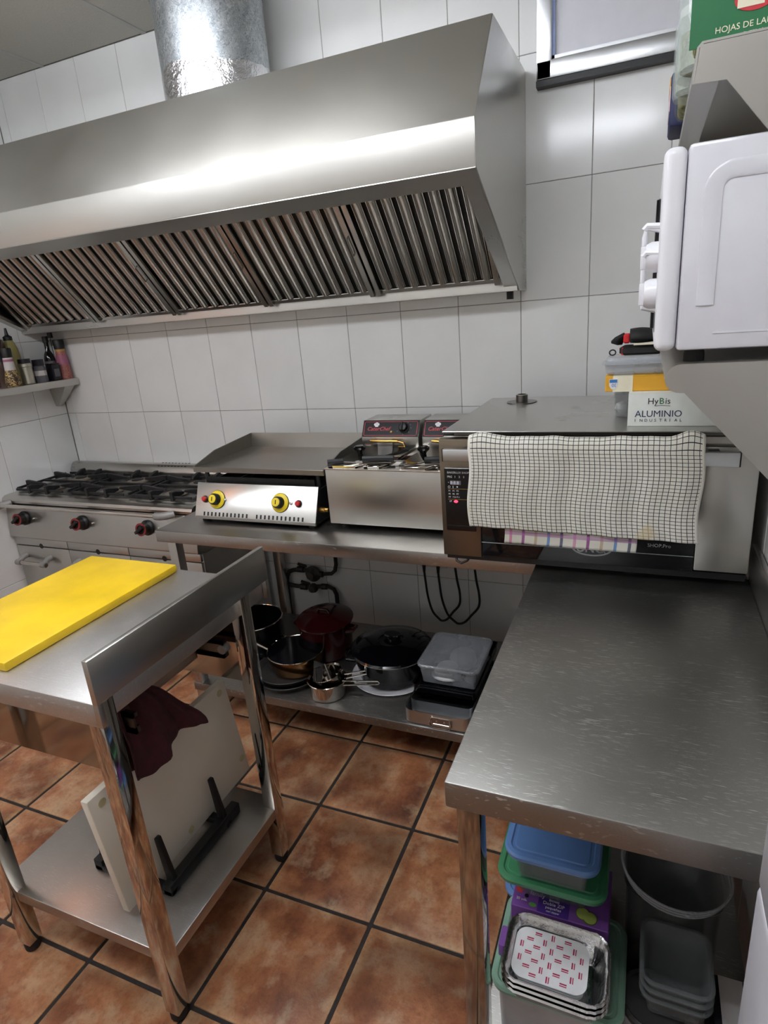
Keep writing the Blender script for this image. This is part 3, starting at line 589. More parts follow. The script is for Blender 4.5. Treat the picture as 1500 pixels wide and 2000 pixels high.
# ------------------------------------------------------------------ double fryer
fy = thing('double_fryer', 'steel countertop double fryer with two black control heads next to the oven', 'fryer', (2.19, -.4, ZT))
FX0, FX1, FZ = 1.914, 2.41, 1.094
mb = MB(); mb.box(FX0, FX1, -.642, -.12, .884, FZ - .004); mb.build('tank', 'steel_x', fy, bevel=.003)
B(FX0 - .002, FX1 + .002, -.646, -.118, FZ - .006, FZ).build('rim', 'steel_mirror', fy, bevel=.002)
for x in (FX0 + .04, FX1 - .04):
    for y in (-.6, -.16): MB().lathe([(.013, .025), (.016, .018), (.016, 0)], (x, y, ZT), 14).build('foot', 'rubber', fy)
for i, x0 in enumerate((FX0 - .002, 2.17)):
    x1 = x0 + .242
    hd_ = MB().prism([(-.305, FZ), (-.305, 1.137), (-.268, 1.197), (-.13, 1.197), (-.13, FZ)], 'x', x0, x1).build('control_head', 'steel_x', fy, bevel=.002)
    # sloping black fascia with red border, script name, hat, knob, pilot lamp
    pa = Vector((0, -.3055, 1.1365)); up = (Vector((0, -.268, 1.197)) - Vector((0, -.305, 1.137))).normalized(); nn = Vector((0, -up.z, up.y)); XV = Vector((1, 0, 0))
    def fp_(x, u, n): return Vector((x, 0, 0)) + pa + up * u + nn * n
    def slab(mb, xa, xb, ua, ub, n0, n1): mb.hexa([fp_(xa, ua, n0), fp_(xb, ua, n0), fp_(xb, ub, n0), fp_(xa, ub, n0), fp_(xa, ua, n1), fp_(xb, ua, n1), fp_(xb, ub, n1), fp_(xa, ub, n1)]); return mb
    fs = slab(MB(), x0 + .001, x1 - .001, .0, .0695, 0, .002).build('fascia', 'fascia_black', hd_)
    bd = MB()
    for (xa, xb, ua, ub) in ((x0 + .012, x1 - .012, .005, .0065), (x0 + .012, x1 - .012, .0625, .064), (x0 + .007, x0 + .0088, .010, .059), (x1 - .0088, x1 - .007, .010, .059)): slab(bd, xa, xb, ua, ub, .002, .0024)
    for (xa, ua, xb, ub) in ((x0 + .007, .010, x0 + .012, .005), (x1 - .007, .010, x1 - .012, .005), (x0 + .007, .059, x0 + .012, .064), (x1 - .007, .059, x1 - .012, .064)):
        bd.tube([fp_(xa, ua, .0022), fp_(xb, ub, .0022)], .0007, 4)
    bd.build('red_border', 'print_red', fs)
    MB().text('CaterChef', .023, fp_(x0 + .02, .026, .002), XV, up, .0005, shear=.3).build('brand_print', 'print_red', fs)
    ht = MB(); 
    for dx, du, r in ((0, 0, .006), (.006, .003, .0062), (.012, 0, .006)):
        ht.add([fp_(x0 + .054 + dx + r * math.cos(a * PI / 6), .052 + du + r * math.sin(a * PI / 6), .0026) for a in range(12)], [tuple(range(12))])
    slab(ht, x0 + .054, x0 + .067, .042, .052, .0022, .0026); ht.build('hat_print', 'white', fs)
    T = Matrix.Translation(fp_(x0 + .178, .037, .002)) @ Matrix(((1, 0, 0, 0), (0, up.y, nn.y, 0), (0, up.z, nn.z, 0), (0, 0, 0, 1)))
    kn = MB(T).lathe([(.0215, 0), (.0215, .003), (.018, .005), (.0165, .018), (.013, .02), (0, .02)], seg=28).build('knob', 'black', hd_); m2 = MB(T); m2.box(-.003, .003, -.017, .017, .018, .026); m2.build('knob_grip', 'rubber', kn, bevel=.001, seg=1)
    dt = MB()
    for a in (-150, -90, -40, 0, 30, 60): dt.add([fp_(x0 + .178 + .03 * math.cos(math.radians(a)) + .002 * math.cos(b * PI / 3), .037 + .027 * math.sin(math.radians(a)) + .002 * math.sin(b * PI / 3), .0024) for b in range(6)], [tuple(range(6))])
    dt.build('dial_marks', 'label_grey', fs)
    T = Matrix.Translation(fp_(x0 + .128, .02, .002)) @ Matrix(((1, 0, 0, 0), (0, up.y, nn.y, 0), (0, up.z, nn.z, 0), (0, 0, 0, 1)))
    MB(T).lathe([(.005, 0), (.005, .003), (.003, .005), (0, .005)], seg=16).build('pilot_lamp', 'gold_line', hd_)
    # lid: folded sheet with a black knob, notched front corners
    lx0, lx1 = x0 + .014, x1 - .01
    ld = MB().add([(lx0, -.315, FZ + .006), (lx1, -.315, FZ + .006), (lx1, -.59, FZ + .006), (lx1 - .02, -.635, FZ + .006), (lx0 + .155, -.635, FZ + .006), (lx0 + .14, -.6, FZ + .006), (lx0 + .125, -.6, FZ + .006), (lx0 + .108, -.635, FZ + .006), (lx0 + .018, -.635, FZ + .006), (lx0, -.6, FZ + .006)], [tuple(range(10))]).build('lid', 'steel_mirror', fy, thick=.002)
    for a, b in ((lx0 + .018, lx0 + .108), (lx0 + .155, lx1 - .02)): B(a, b, -.638, -.634, FZ, FZ + .0072).build('lid_flange', 'steel_mirror', ld)
    MB().lathe([(.010, 0), (.012, .006), (.022, .016), (.023, .024), (.017, .029), (0, .03)], (lx0 + .035, -.435, FZ + .007), 24).build('lid_knob', 'black_gloss', ld)
    # hinge bracket standing on the head, basket hook and basket handle
    bk = MB(); bk.box(x0 + .07, x0 + .135, -.312, -.306, FZ + .006, 1.128); bk.box(x0 + .07, x0 + .135, -.33, -.306, 1.122, 1.128); bk.build('hinge_bracket', 'aluminium', hd_)
    MB().tube([(x0 + .045, -.32, 1.124), (x0 + .075, -.326, 1.124), (x0 + .165, -.326, 1.124)], .006, 8).build('hinge_pin', 'brass', hd_)
    MB().tube([(x0 + .165, -.326, 1.124), (x0 + .19, -.33, 1.118), (x0 + .195, -.335, 1.105), (x0 + .17, -.335, FZ + .01)], .0035, 8).build('basket_hook', 'brass', hd_)
    hx = x0 + (.13 if i == 0 else .105)
    bh = MB().tube([(hx + .005, -.60, FZ + .0235), (hx + .06, -.585, FZ + .0235), (hx + .115, -.575, FZ + .0215)], .0125, 10).build('basket_handle', 'black', fy)
    if i == 0: MB().tube([(hx + .11, -.575, FZ + .016), (hx + .15, -.57, FZ + .012), (hx + .165, -.59, FZ + .008)], .004, 8).build('basket_wire', 'steel_dark', bh)
    MB().tube([(hx + .05, -.52, FZ + .013), (hx + .115, -.43, FZ + .02)], .0055, 8).build('basket_wire', 'black', bh)
bh = MB().tube([(FX0 + .005, -.625, FZ + .0135), (FX0 + .055, -.6, FZ + .0135)], .0125, 10).build('basket_handle', 'black', fy)
MB().tube([(FX0 + .055, -.6, FZ + .012), (FX0 + .1, -.59, FZ + .009)], .004, 8).build('basket_wire', 'steel_dark', bh)

# ------------------------------------------------------------------ convection oven
ov = thing('convection_oven', 'wide countertop convection oven with a black glass door at the end of the worktop', 'oven', (2.82, -.5, ZT))
OX0, OX1, OY, OZ0, OZ1 = 2.418, 3.222, -.845, .89, 1.262
B(OX0 + .004, OX1 - .004, OY + .02, -.12, OZ0, OZ1 - .012).build('body', 'steel_x', ov, bevel=.003)
B(OX0 + .004, OX1 - .004, OY + .02, -.13, OZ1 - .012, OZ1 - .008).build('upper_seam', 'black', ov)
B(OX0 + .012, OX1 - .02, -.862, -.225, OZ1 + .005, OZ1 + .008).build('top_plate', 'steel_x', ov, bevel=.001, seg=1)
B(OX0 + .04, OX1 - .05, -.835, -.25, OZ1 - .008, OZ1 + .005).build('top_spacer', 'steel_dark', ov)
vt = MB().lathe([(.052, 0), (.052, .003), (.02, .004), (.02, .026), (.017, .026), (.017, .006), (0, .006)], (2.563, -.345, OZ1 + .008), 28).build('steam_vent', 'steel_dark', ov)
MB().lathe([(.0195, .004), (.0195, .028), (.015, .028), (.015, .01)], (2.563, -.345, OZ1 + .008), 24, cap0=False, cap1=False).build('vent_pipe', 'steel_mirror', vt)
for x in (OX0 + .06, OX1 - .06):
    for y in (-.76, -.18): MB().lathe([(.018, .03), (.022, .02), (.022, 0)], (x, y, ZT), 18).build('foot', 'rubber', ov)
B(OX0 + .01, OX1 - .004, -.858, -.84, OZ0 - .010, OZ0 + .008).build('bottom_rail', 'black', ov)
B(OX0, OX0 + .118, -.862, OY + .02, OZ0, OZ1 - .014).build('control_column', 'oven_bronze', ov, bevel=.003)
B(3.098, OX1, -.862, OY + .02, OZ0 + .012, OZ1 - .03).build('right_column', 'steel_z', ov, bevel=.003)
dg = B(OX0 + .119, 3.097, -.864, OY + .02, OZ0 + .008, OZ1 - .014).build('door', 'oven_glass', ov, bevel=.002)
B(OX0 + .119, 3.097, -.8655, -.864, OZ0 + .05, OZ0 + .0515).build('door_line', 'logo_grey', dg)
# handle
mb = MB(); mb.box(2.45, 3.17, -.932, -.917, 1.2, 1.234); hb = mb.build('door_handle', 'aluminium', ov, bevel=.002)
for x in (2.51, 3.12): B(x - .012, x + .012, -.917, -.862, 1.206, 1.228).build('handle_stem', 'black', hb, bevel=.002)
for x in (2.449, 3.1695): B(x, x + .0025, -.9325, -.9165, 1.1995, 1.2345).build('handle_cap', 'black', hb)
# control panel
cp = B(OX0 + .014, OX0 + .104, -.866, -.8615, .972, 1.164).build('control_panel', 'black_gloss', ov, bevel=.0015, seg=1); yp = -.8662
XV, ZV = Vector((1, 0, 0)), Vector((0, 0, 1)); px = OX0 + .023
tx = MB(); tx.text('BAKERLUX SHOP.Pro', .0085, (px, yp, 1.148), XV, ZV, .0004); tx.text('PRG   1    2    3', .008, (px, yp, 1.1355), XV, ZV, .0004); tx.text('-', .014, (px + .001, yp, 1.118), XV, ZV, .0004)
for r, row in enumerate((('P1', 'P2', 'P3'), ('P5', 'P6', 'P7'), ('P9', 'P10', 'P11'))):
    for c, s in enumerate(row): tx.text(s, .0065, (px + .002 + c * .012, yp, 1.0935 - r * .0095), XV, ZV, .0004)
tx.text('1P', .008, (px + .003, yp, 1.061), XV, ZV, .0004)
tx.tube([(px + .0045 + .0032 * math.cos(k * PI / 8), yp - .0002, 1.1075 + .0032 * math.sin(k * PI / 8)) for k in range(16)], .0005, 4, closed=True); tx.box(px + .0155, px + .0172, yp - .0004, yp, 1.104, 1.111); tx.box(px + .027, px + .031, yp - .0004, yp, 1.106, 1.11)
tx.build('panel_print', 'print_white', cp)
lc = B(px + .008, px + .04, yp - .0003, yp + .0003, 1.1145, 1.1265).build('display', 'label_grey', cp); MB().text('8:8.8', .0135, (px + .0085, yp - .0003, 1.1155), XV, ZV, .0003).build('digits', 'lcd', lc)
gl = MB()
for z in (1.1015, 1.0695): gl.box(px, px + .075, yp - .0004, yp, z, z + .0008)
gl.build('panel_lines', 'gold_line', cp)
MB(Matrix.Translation((px + .0235, yp, 1.0635)) @ Matrix.Rotation(PI / 2, 4, 'X')).lathe([(.0055, 0), (.0055, .0008), (0, .0012)], seg=16, sx=1.1, sy=.75).build('start_light', 'red_led', cp)
B(OX0 + .014, OX0 + .104, -.8668, -.866, .987, .9895).build('panel_groove', 'rubber', cp)
# maker's oval and model name on the glass
lg = MB(); n = 48; cxl, czl = 2.845, .945
for (ra, rb, r2, s2) in ((.053, .023, .047, .0185),):
    vs = [(cxl + ra * math.cos(2 * PI * k / n), -.8648, czl + rb * math.sin(2 * PI * k / n)) for k in range(n)] + [(cxl + r2 * math.cos(2 * PI * k / n), -.8648, czl + s2 * math.sin(2 * PI * k / n)) for k in range(n)]
    lg.add(vs, [(k, (k + 1) % n, n + (k + 1) % n, n + k) for k in range(n)])
lg.text('UNO', .033, (cxl - .041, -.8643, czl - .0115), XV, ZV, .0008, bold=.0008); lg.text('x', .036, (cxl + .0195, -.8643, czl - .0115), XV, ZV, .0008)
lg.build('maker_print', 'logo_grey', dg)
MB().text('SHOP.Pro', .0135, (2.985, -.8643, .961), XV, ZV, .0006).build('model_print', 'logo_grey', dg)
MB().tube([(OX0 + .03, -.84, OZ0 - .004), (OX0 + .04, -.862, OZ0 - .016), (OX0 + .055, -.866, OZ0 - .022), (OX0 + .07, -.858, OZ0 - .016), (OX0 + .08, -.84, OZ0 - .004)], .004, 8).build('drain_hook', 'black', ov)
# towels over the handle
def drape(x0, x1, front, back, lift, wob, sag, ph=0.):
    R = .0115 + lift; yc, zc = -.9245, 1.2355
    L = front + back + PI * R
    def fn(u, v):
        s = v * L; x = x0 + (x1 - x0) * u
        w = math.sin(u * 21 + ph + 1.5 * math.sin(v * 5)) * .5 + math.sin(u * 47 + 1.7 + ph) * .3 + math.sin(u * 9 + ph * 2) * .5
        if s < front:
            d = (front - s); y = yc - R - wob * w * min(1, d / .08) - .006 * min(1, d / .2); z = zc - d; 
            z -= sag * (u - .5) * 2 * min(1, d / front); x += .004 * math.sin(d * 30 + ph) + .006 * (u - .5) * d
        elif s < front + PI * R:
            a = PI - (s - front) / R; bul = lift + .003 * w + .010 * math.exp(-((u - .06) / .05) ** 2) + .012 * math.exp(-((u - .95) / .05) ** 2); y = yc + R * math.cos(a); z = zc + (R + bul) * math.sin(a)
        else:
            d = s - front - PI * R; y = yc + R + .001 * w; z = zc - d
        return (x, y, z)
    return fn
tw = MB().sheet(drape(2.527, 3.095, .219, .1,   .011, .0045, .006), 110, 70).build('kitchen_towel', 'towel_check', thick=.0016)
tag(tw, 'white tea towel with fine black check hanging over the oven handle', 'towel')
tw = MB().sheet(drape(2.62, 2.955, .262, .06, .0008, .0012, .002, 1.1), 70, 60).build('kitchen_towel', 'towel_stripe', thick=.0014)
tag(tw, 'white tea towel with coloured stripes showing beneath the checked towel', 'towel')

# ------------------------------------------------------------------ spice shelf on the left wall
SHZ = 1.4
sh = thing('spice_shelf', 'narrow steel wall shelf with a wedge bracket left of the hood holding spices', 'shelf', (.01, -.4, 1.25))
B(XL + .001, .092, -.8, -.012, SHZ - .036, SHZ).build('shelf_board', 'steel_y', sh, bevel=.002)
for y in (-.058, -.72):
    mb = MB(); mb.hexa([(XL + .001, y - .014, 1.255), (-.035, y - .014, 1.255), (-.035, y + .014, 1.255), (XL + .001, y + .014, 1.255), (XL + .001, y - .034, SHZ - .036), (.07, y - .034, SHZ - .036), (.07, y + .034, SHZ - .036), (XL + .001, y + .034, SHZ - .036)]); mb.build('bracket', 'steel_z', sh, bevel=.001, seg=1)
def jar(name, label, cat, x, y, body, prof, parts, seg=24, sx=1., sy=1., grp='spices and sauces on the wall shelf'):
    t = thing(name, label, cat, (x, y, SHZ), grp); MB().lathe(prof, (x, y, SHZ), seg, sx, sy).build('body', body, t)
    for pn, pm, pp in parts: MB().lathe(pp, (x, y, SHZ), seg, sx, sy).build(pn, pm, t)
    return t
jar('salt_grinder', 'tall grinder of pink salt with black cap at the right end of the shelf', 'grinder', .045, -.05, 'pink_salt', [(.033, 0), (.035, .01), (.029, .09), (.025, .145)], [('label', 'label_pink', [(.0312, .075), (.0285, .125)]), ('collar', 'gold_line', [(.0255, .145), (.0255, .156), (.02, .157)]), ('cap', 'black', [(.0265, .157), (.0285, .2), (.026, .205), (0, .205)])])
jar('soy_bottle', 'slim dark sauce bottle with black cap beside the pink salt grinder', 'bottle', .0, -.088, 'dark_glass', [(.027, 0), (.028, .01), (.028, .11), (.022, .135), (.012, .155), (.011, .2)], [('cap', 'black', [(.014, .195), (.014, .228), (0, .228)]), ('label', 'label_grey', [(.0285, .045), (.0285, .1)]), ])
t_ = thing('pepper_tin', 'small black box with a red top edge on the spice shelf', 'box', (.05, -.125, SHZ), 'spices and sauces on the wall shelf')
B(.03, .075, -.148, -.1, SHZ, SHZ + .083).build('body', 'dark_cap', t_, bevel=.003); B(.029, .076, -.149, -.099, SHZ + .083, SHZ + .089).build('lid', 'enamel_red', t_, bevel=.002); B(.0755, .0765, -.14, -.108, SHZ + .02, SHZ + .06).build('label', 'label_grey', t_)
jar('spice_jar', 'small square shouldered dark spice jar with black lid next to the black box', 'jar', .05, -.205, 'label_grey', [(.028, 0), (.03, .005), (.03, .075), (.026, .085)], [('lid', 'dark_cap', [(.028, .085), (.028, .116), (0, .116)]), ('label', 'label_white', [(.0305, .035), (.0305, .06)])], 8)
jar('spice_jar', 'silver topped spice jar with a pale body and black lid on the shelf', 'jar', .045, -.278, 'silver_lid', [(.028, 0), (.031, .004), (.031, .085), (.034, .088), (.034, .102), (.03, .105)], [('lid', 'dark_cap', [(.03, .105), (.03, .126), (0, .126)])])
jar('squeeze_bottle', 'squeeze bottle of yellow green sauce with black pointed nozzle', 'bottle', .0, -.30, 'sauce', [(.036, 0), (.038, .01), (.038, .14), (.034, .18), (.024, .21), (.019, .222)], [('cap', 'black', [(.021, .22), (.021, .238), (.009, .246), (.005, .28), (0, .28)])])
jar('pepper_grinder', 'glass grinder of mixed peppercorns with white label and black cap', 'grinder', .06, -.372, 'peppercorn', [(.031, 0), (.036, .01), (.036, .03), (.028, .07), (.024, .085)], [('label', 'label_white', [(.0255, .08), (.022, .14)]), ('cap', 'black', [(.0225, .14), (.025, .18), (.022, .186), (0, .186)]), ('label_mark', 'label_pink', [(.0232, .118), (.0228, .132)])])
jar('sauce_bottle', 'large brown sauce bottle at the left edge of the spice shelf', 'bottle', .0, -.375, 'brown_bottle', [(.042, 0), (.044, .01), (.044, .19), (.036, .225), (.02, .235)], [('cap', 'brown_bottle', [(.022, .235), (.022, .26), (0, .26)]), ('label', 'dark_cap', [(.0445, .12), (.0445, .18)])])

# ------------------------------------------------------------------ shelves on the right wall
def wall_shelf(label, z, x0, y0, y1, round_, brs):
    s = thing('wall_shelf', label, 'shelf', (3.13, (y0 + y1) / 2, z - .05), 'steel wall shelves on the right wall')
    if round_:
        pr = [(XR - .012, z)] + [(x0 + .024 + .024 * math.cos(math.radians(a)), z - .023 + .023 * math.sin(math.radians(a))) for a in range(90, 271, 15)] + [(XR - .012, z - .046)]
    else: pr = [(XR - .012, z), (x0 + .006, z), (x0, z - .006), (x0 - .004, z - .05), (x0 + .03, z - .052), (x0 + .03, z - .05), (x0 - .001, z - .048), (x0 + .003, z - .007), (x0 + .008, z - .003), (XR - .012, z - .003)]
    MB().prism(pr, 'y', y0, y1).build('shelf_board', 'steel_soft', s)
    zb = z - (.046 if round_ else .0)
    for y in brs:
        if round_: MB().prism([(x0 + .03, zb), (XR - .012, zb), (XR - .012, zb - .225), (XR - .035, zb - .225)], 'y', y, y + .003).build('bracket', 'steel_soft', s)
        else: MB().prism([(x0 + .004, z - .004), (XR - .012, z - .004), (XR - .012, z - .28), (XR - .035, z - .28), (x0 + .04, z - .052), (x0 - .001, z - .05)], 'y', y, y + .003).build('bracket', 'steel_soft', s)
    return s
wall_shelf('lower steel wall shelf with rounded front edge carrying the microwave', 1.487, 2.987, -1.4, -.62, True, (-1.4, -.7))
wall_shelf('upper steel wall shelf above the microwave carrying jars and bags', 1.925, 3.001, -1.4, -.62, False, (-1.401, -.7))
# microwave: door faces the room (left), its side faces the viewer
mw = thing('microwave', 'white microwave oven standing on the lower wall shelf with its side to the viewer', 'microwave', (3.1, -1.18, 1.487))
MX, MY0, MY1, MZ0, MZ1 = 3.0, -1.398, -.95, 1.508, 1.802
B(MX, 3.244, MY0, MY1, MZ0, MZ1).build('case', 'white_gloss', mw, bevel=.006)
B(2.967, MX - .001, MY0, MY1, MZ0, MZ1).build('front', 'white_plastic', mw, bevel=.012, seg=4)
for x in (3.03, 3.21):
    for y in (MY0 + .05, MY1 - .05): MB().lathe([(.014, .021), (.016, .012), (.016, 0)], (x, y, 1.487), 14).build('foot', 'rubber', mw)
rb = []; R_ = .022
path = [(3.036, MY0 - .001, 1.575), (3.036, MY0 - .001, 1.735)] + arc((3.062, MY0 - .001, 1.735), .026, 180, 90, 6, 'xz')[1:] + [(3.2, MY0 - .001, 1.761)]
MB(Matrix.Translation((0, MY0 - .001, 0)) @ Matrix.Diagonal((1, .14, 1, 1)) @ Matrix.Translation((0, -(MY0 - .001), 0))).tube(path, .0125, 14).build('pressed_rib', 'white_gloss', mw)
B(3.05, 3.2, MY0 - .0012, MY0, 1.532, 1.5345).build('pressed_line', 'white_gloss', mw)
B(2.9605, 2.968, MY0 + .15, MY1 - .02, MZ0 + .03, MZ1 - .05).build('door_window', 'dark_glass', mw, bevel=.002)
for z, r in ((1.598, .024), (1.655, .024)):
    T = Matrix.Translation((2.968, MY0 + .07, z)) @ Matrix.Rotation(-PI / 2, 4, 'Y'); kb = MB(T).lathe([(r, 0), (r, .012), (r - .004, .02), (0, .022)], seg=28).build('knob', 'white_plastic', mw)
    m2 = MB(T); m2.box(-.018, .018, -.004, .004, .018, .028); m2.build('knob_grip', 'white_plastic', kb, bevel=.002)
h = MB(); h.tube([(2.968, MY0 + .12, 1.70), (2.947, MY0 + .12, 1.705), (2.945, MY0 + .12, 1.69), (2.945, MY0 + .12, 1.60), (2.947, MY0 + .12, 1.575), (2.968, MY0 + .12, 1.57)], .005, 10); h.build('door_handle', 'white_plastic', mw)
for z in (1.66, 1.70): MB().tube([(2.968, MY0 + .05, z), (2.948, MY0 + .05, z + .002), (2.944, MY0 + .05, z - .004)], .005, 8).build('handle_lug', 'white_plastic', mw)
B(2.966, 2.9675, MY0 + .02, MY0 + .13, MZ0 + .03, MZ0 + .06).build('front_grille', 'label_grey', mw)
# things on the upper shelf
UZ = 1.925
pk = thing('bay_leaf_bag', 'clear bag of bay leaves with a green printed card on the upper right shelf', 'bag', (3.07, -1.34, UZ), 'dry goods on the upper right shelf')
B(2.998, 3.19, -1.352, -1.318, UZ, UZ + .14).build('leaves', 'herbs', pk, bevel=.008)
B(2.992, 3.2, -1.356, -1.354, UZ + .005, UZ + .07).build('card', 'grass_green', pk)
MB().text('HOJAS DE LAUREL', .0108, (3.024, -1.3562, UZ + .018), (1, 0, 0), (0, 0, 1), .0005).build('card_print', 'cream', pk)
MB().text('ENTERAS', .006, (3.06, -1.3562, UZ + .009), (1, 0, 0), (0, 0, 1), .0005).build('card_print', 'cream', pk)
mb = MB(Matrix.Translation((3.072, -1.3563, UZ + .052)) @ Matrix.Rotation(PI / 2, 4, 'X')); mb.lathe([(.026, 0), (.026, .0006)], seg=32, sx=1., sy=.6); lo_ = mb.build('card_logo', 'print_red', pk); B(3.05, 3.083, -1.3575, -1.357, UZ + .042, UZ + .068).build('logo_field', 'cream', lo_)
B(2.99, 3.2, -1.358, -1.316, UZ + .071, UZ + .15).build('film', 'clear_thin', pk, bevel=.008)
jj = thing('storage_jar', 'tall clear jar of dried herbs at the edge of the upper right shelf', 'jar', (3.03, -1.23, UZ), 'dry goods on the upper right shelf')
MB().lathe([(.05, 0), (.053, .008), (.053, .15), (.046, .165), (.044, .18), (.041, .18), (.043, .162), (.05, .148), (.05, .01)], (3.03, -1.23, UZ), 32, cap1=False).build('glass', 'glass', jj)
MB().lathe([(.046, .012), (.047, .06), (0, .065)], (3.03, -1.23, UZ), 24).build('herbs', 'herbs', jj)
MB().lathe([(.047, .181), (.047, .2), (0, .2)], (3.03, -1.23, UZ), 28).build('lid', 'silver_lid', jj)
jj = thing('herb_jar', 'clear jar of dark green herbs behind the tall jar on the upper right shelf', 'jar', (3.022, -1.11, UZ), 'dry goods on the upper right shelf')
MB().lathe([(.043, 0), (.046, .008), (.046, .11), (.038, .12), (.035, .12), (.043, .108), (.043, .01)], (3.022, -1.11, UZ), 28, cap1=False).build('glass', 'glass', jj); MB().lathe([(.04, .012), (.04, .07), (0, .075)], (3.022, -1.11, UZ), 20).build('herbs', 'herbs', jj); MB().lathe([(.04, .121), (.04, .135), (0, .135)], (3.022, -1.11, UZ), 24).build('lid', 'white', jj)
hb_ = thing('herb_bag', 'clear bag of dried green herbs between the jars and the blue bag', 'bag', (3.03, -.99, UZ), 'dry goods on the upper right shelf')
B(2.99, 3.085, -1.045, -.945, UZ, UZ + .075).build('herbs', 'herbs', hb_, bevel=.012, seg=3); B(2.984, 3.09, -1.05, -.94, UZ, UZ + .12).build('film', 'clear_thin', hb_, bevel=.01, seg=3)
bg = thing('snack_bag', 'blue and orange printed food bag at the far end of the upper right shelf', 'bag', (3.02, -.85, UZ), 'dry goods on the upper right shelf')
B(2.976, 3.09, -.92, -.78, UZ, UZ + .1).build('bag', 'navy', bg, bevel=.008, seg=2); B(2.975, 2.9765, -.915, -.8, UZ + .03, UZ + .075).build('print', 'light_pink', bg); B(2.9745, 2.976, -.9, -.82, UZ + .07, UZ + .095).build('print', 'orange_card', bg)
pb = thing('spice_packet', 'white and lime green food packet behind the bay leaf card', 'packet', (3.04, -1.29, UZ), 'dry goods on the upper right shelf')
B(3.015, 3.075, -1.306, -1.29, UZ, UZ + .16).build('packet', 'white', pb, bevel=.004); B(3.03, 3.06, -1.3075, -1.306, UZ + .06, UZ + .15).build('print', 'leaf', pb); B(3.032, 3.058, -1.3085, -1.3075, UZ + .07, UZ + .095).build('print', 'lightgreen', pb)

# ------------------------------------------------------------------ things on top of the oven
TZ = OZ1 + .008
bx = thing('aluminium_foil_box', 'white cardboard box of industrial aluminium foil lying on the oven', 'box', (3.02, -.74, TZ))
B(2.92, 3.2, -.797, -.68, TZ, TZ + .087).build('box', 'cardboard_white', bx, bevel=.002); yb = -.7972
MB().text('ALUMINIO', .0235, (2.937, yb, TZ + .025), (1, 0, 0), (0, 0, 1), .0004).build('print', 'navy', bx)
tx = MB()
for k, ch in enumerate('INDUSTRIAL'): tx.text(ch, .0105, (2.937 + k * .0118, yb, TZ + .0125), (1, 0, 0), (0, 0, 1), .0004)
tx.build('print', 'navy', bx); tx = MB(); tx.text('Hy', .022, (2.966, yb, TZ + .058), (1, 0, 0), (0, 0, 1), .0004); tx.text('is', .022, (3.007, yb, TZ + .058), (1, 0, 0), (0, 0, 1), .0004); tx.tube([(2.985, yb, TZ + .053), (3.0, yb, TZ + .0545), (3.02, yb, TZ + .0525)], .0006, 4); tx.build('print', 'black', bx)
MB().text('B', .022, (2.993, yb, TZ + .058), (1, 0, 0), (0, 0, 1), .0004).build('print', 'grass_green', bx)
B(2.9205, 3.2, -.7972, -.7968, TZ + .0855, TZ + .0868).build('box_edge', 'cream', bx)
cb = thing('plastic_tub', 'tall clear plastic tub with garlic and herbs standing behind the foil box', 'tub', (2.94, -.62, TZ))
MB().loft([(-.006, 0), (0, .004), (.006, .086), (.004, .086), (-.003, .006)], .062, .05, .018, (2.945, -.62, TZ), cap1=False).build('tub', 'clear_tub', cb)
MB().lathe([(.012, 0), (.024, .014), (.02, .028), (.006, .034)], (2.905, -.635, TZ + .008), 14).build('garlic', 'white', cb)
MB().tube([(2.90, -.65, TZ + .07), (2.925, -.64, TZ + .076), (2.95, -.62, TZ + .079)], .004, 6).build('herb_sprig', 'leaf', cb)
MB().lathe([(.01, 0), (.028, .02), (.02, .04), (.004, .045)], (2.95, -.6, TZ + .008), 12).build('bag', 'milky', cb)
ob = thing('orange_box', 'orange and cream cardboard box with a blue badge resting on the foil box', 'box', (2.93, -.72, TZ + .088))
OZb = TZ + .0875
B(2.86, 3.06, -.768, -.665, OZb, OZb + .04).build('box', 'orange_card', ob, bevel=.0015, seg=1)
B(2.879, 2.928, -.7688, -.6645, OZb - .0003, OZb + .0407).build('cream_band', 'cream', ob); B(2.929, 3.0605, -.7683, -.6648, OZb + .0398, OZb + .0404).build('yellow_top', 'yellow_card', ob)
bdg = MB().prism([(2.87, OZb + .033), (2.891, OZb + .033), (2.891, OZb + .016), (2.886, OZb + .008), (2.8805, OZb + .006), (2.875, OZb + .008), (2.87, OZb + .016)], 'y', -.7696, -.769).build('badge', 'white', ob); B(2.871, 2.89, -.7702, -.7697, OZb + .024, OZb + .0322).build('badge_top', 'badge_blue', bdg)
MB().text('30', .0125, (2.8885, -.7698, OZb + .0215), (-1, 0, 0), (0, 0, -1), .0004).build('badge_number', 'badge_blue', bdg)
lb = thing('plastic_container', 'low clear plastic container with a pale lid stacked on the orange box', 'container', (2.93, -.68, OZb + .041)); CZb = OZb + .0412
MB().loft([(-.008, 0), (0, .004), (.006, .028), (.004, .028), (-.002, .006)], .075, .055, .02, (2.935, -.7, CZb), cap1=False).build('tub', 'clear_plastic', lb)
MB().loft([(.012, .027), (.013, .03), (.004, .034), (-.001, .044), (-.008, .047)], .075, .055, .024, (2.935, -.7, CZb)).build('lid', 'clear_plastic', lb)
om = thing('oven_mitt', 'black and red oven mitt lying on the clear container under the microwave shelf', 'oven mitt', (2.93, -.7, CZb + .048)); mz = CZb + .048
MB().loft([(-.012, 0), (0, .006), (.0, .018), (-.012, .025)], .055, .03, .02, (2.945, -.705, mz)).build('lower_pad', 'rubber', om)
def mitt(u, v):
    a = -.9 + 4.4 * u; r = .019 + .002 * math.sin(v * 5); return (2.915 + .075 * v + .0, -.71 + r * math.cos(a) * 1.5, mz + .046 + r * math.sin(a))
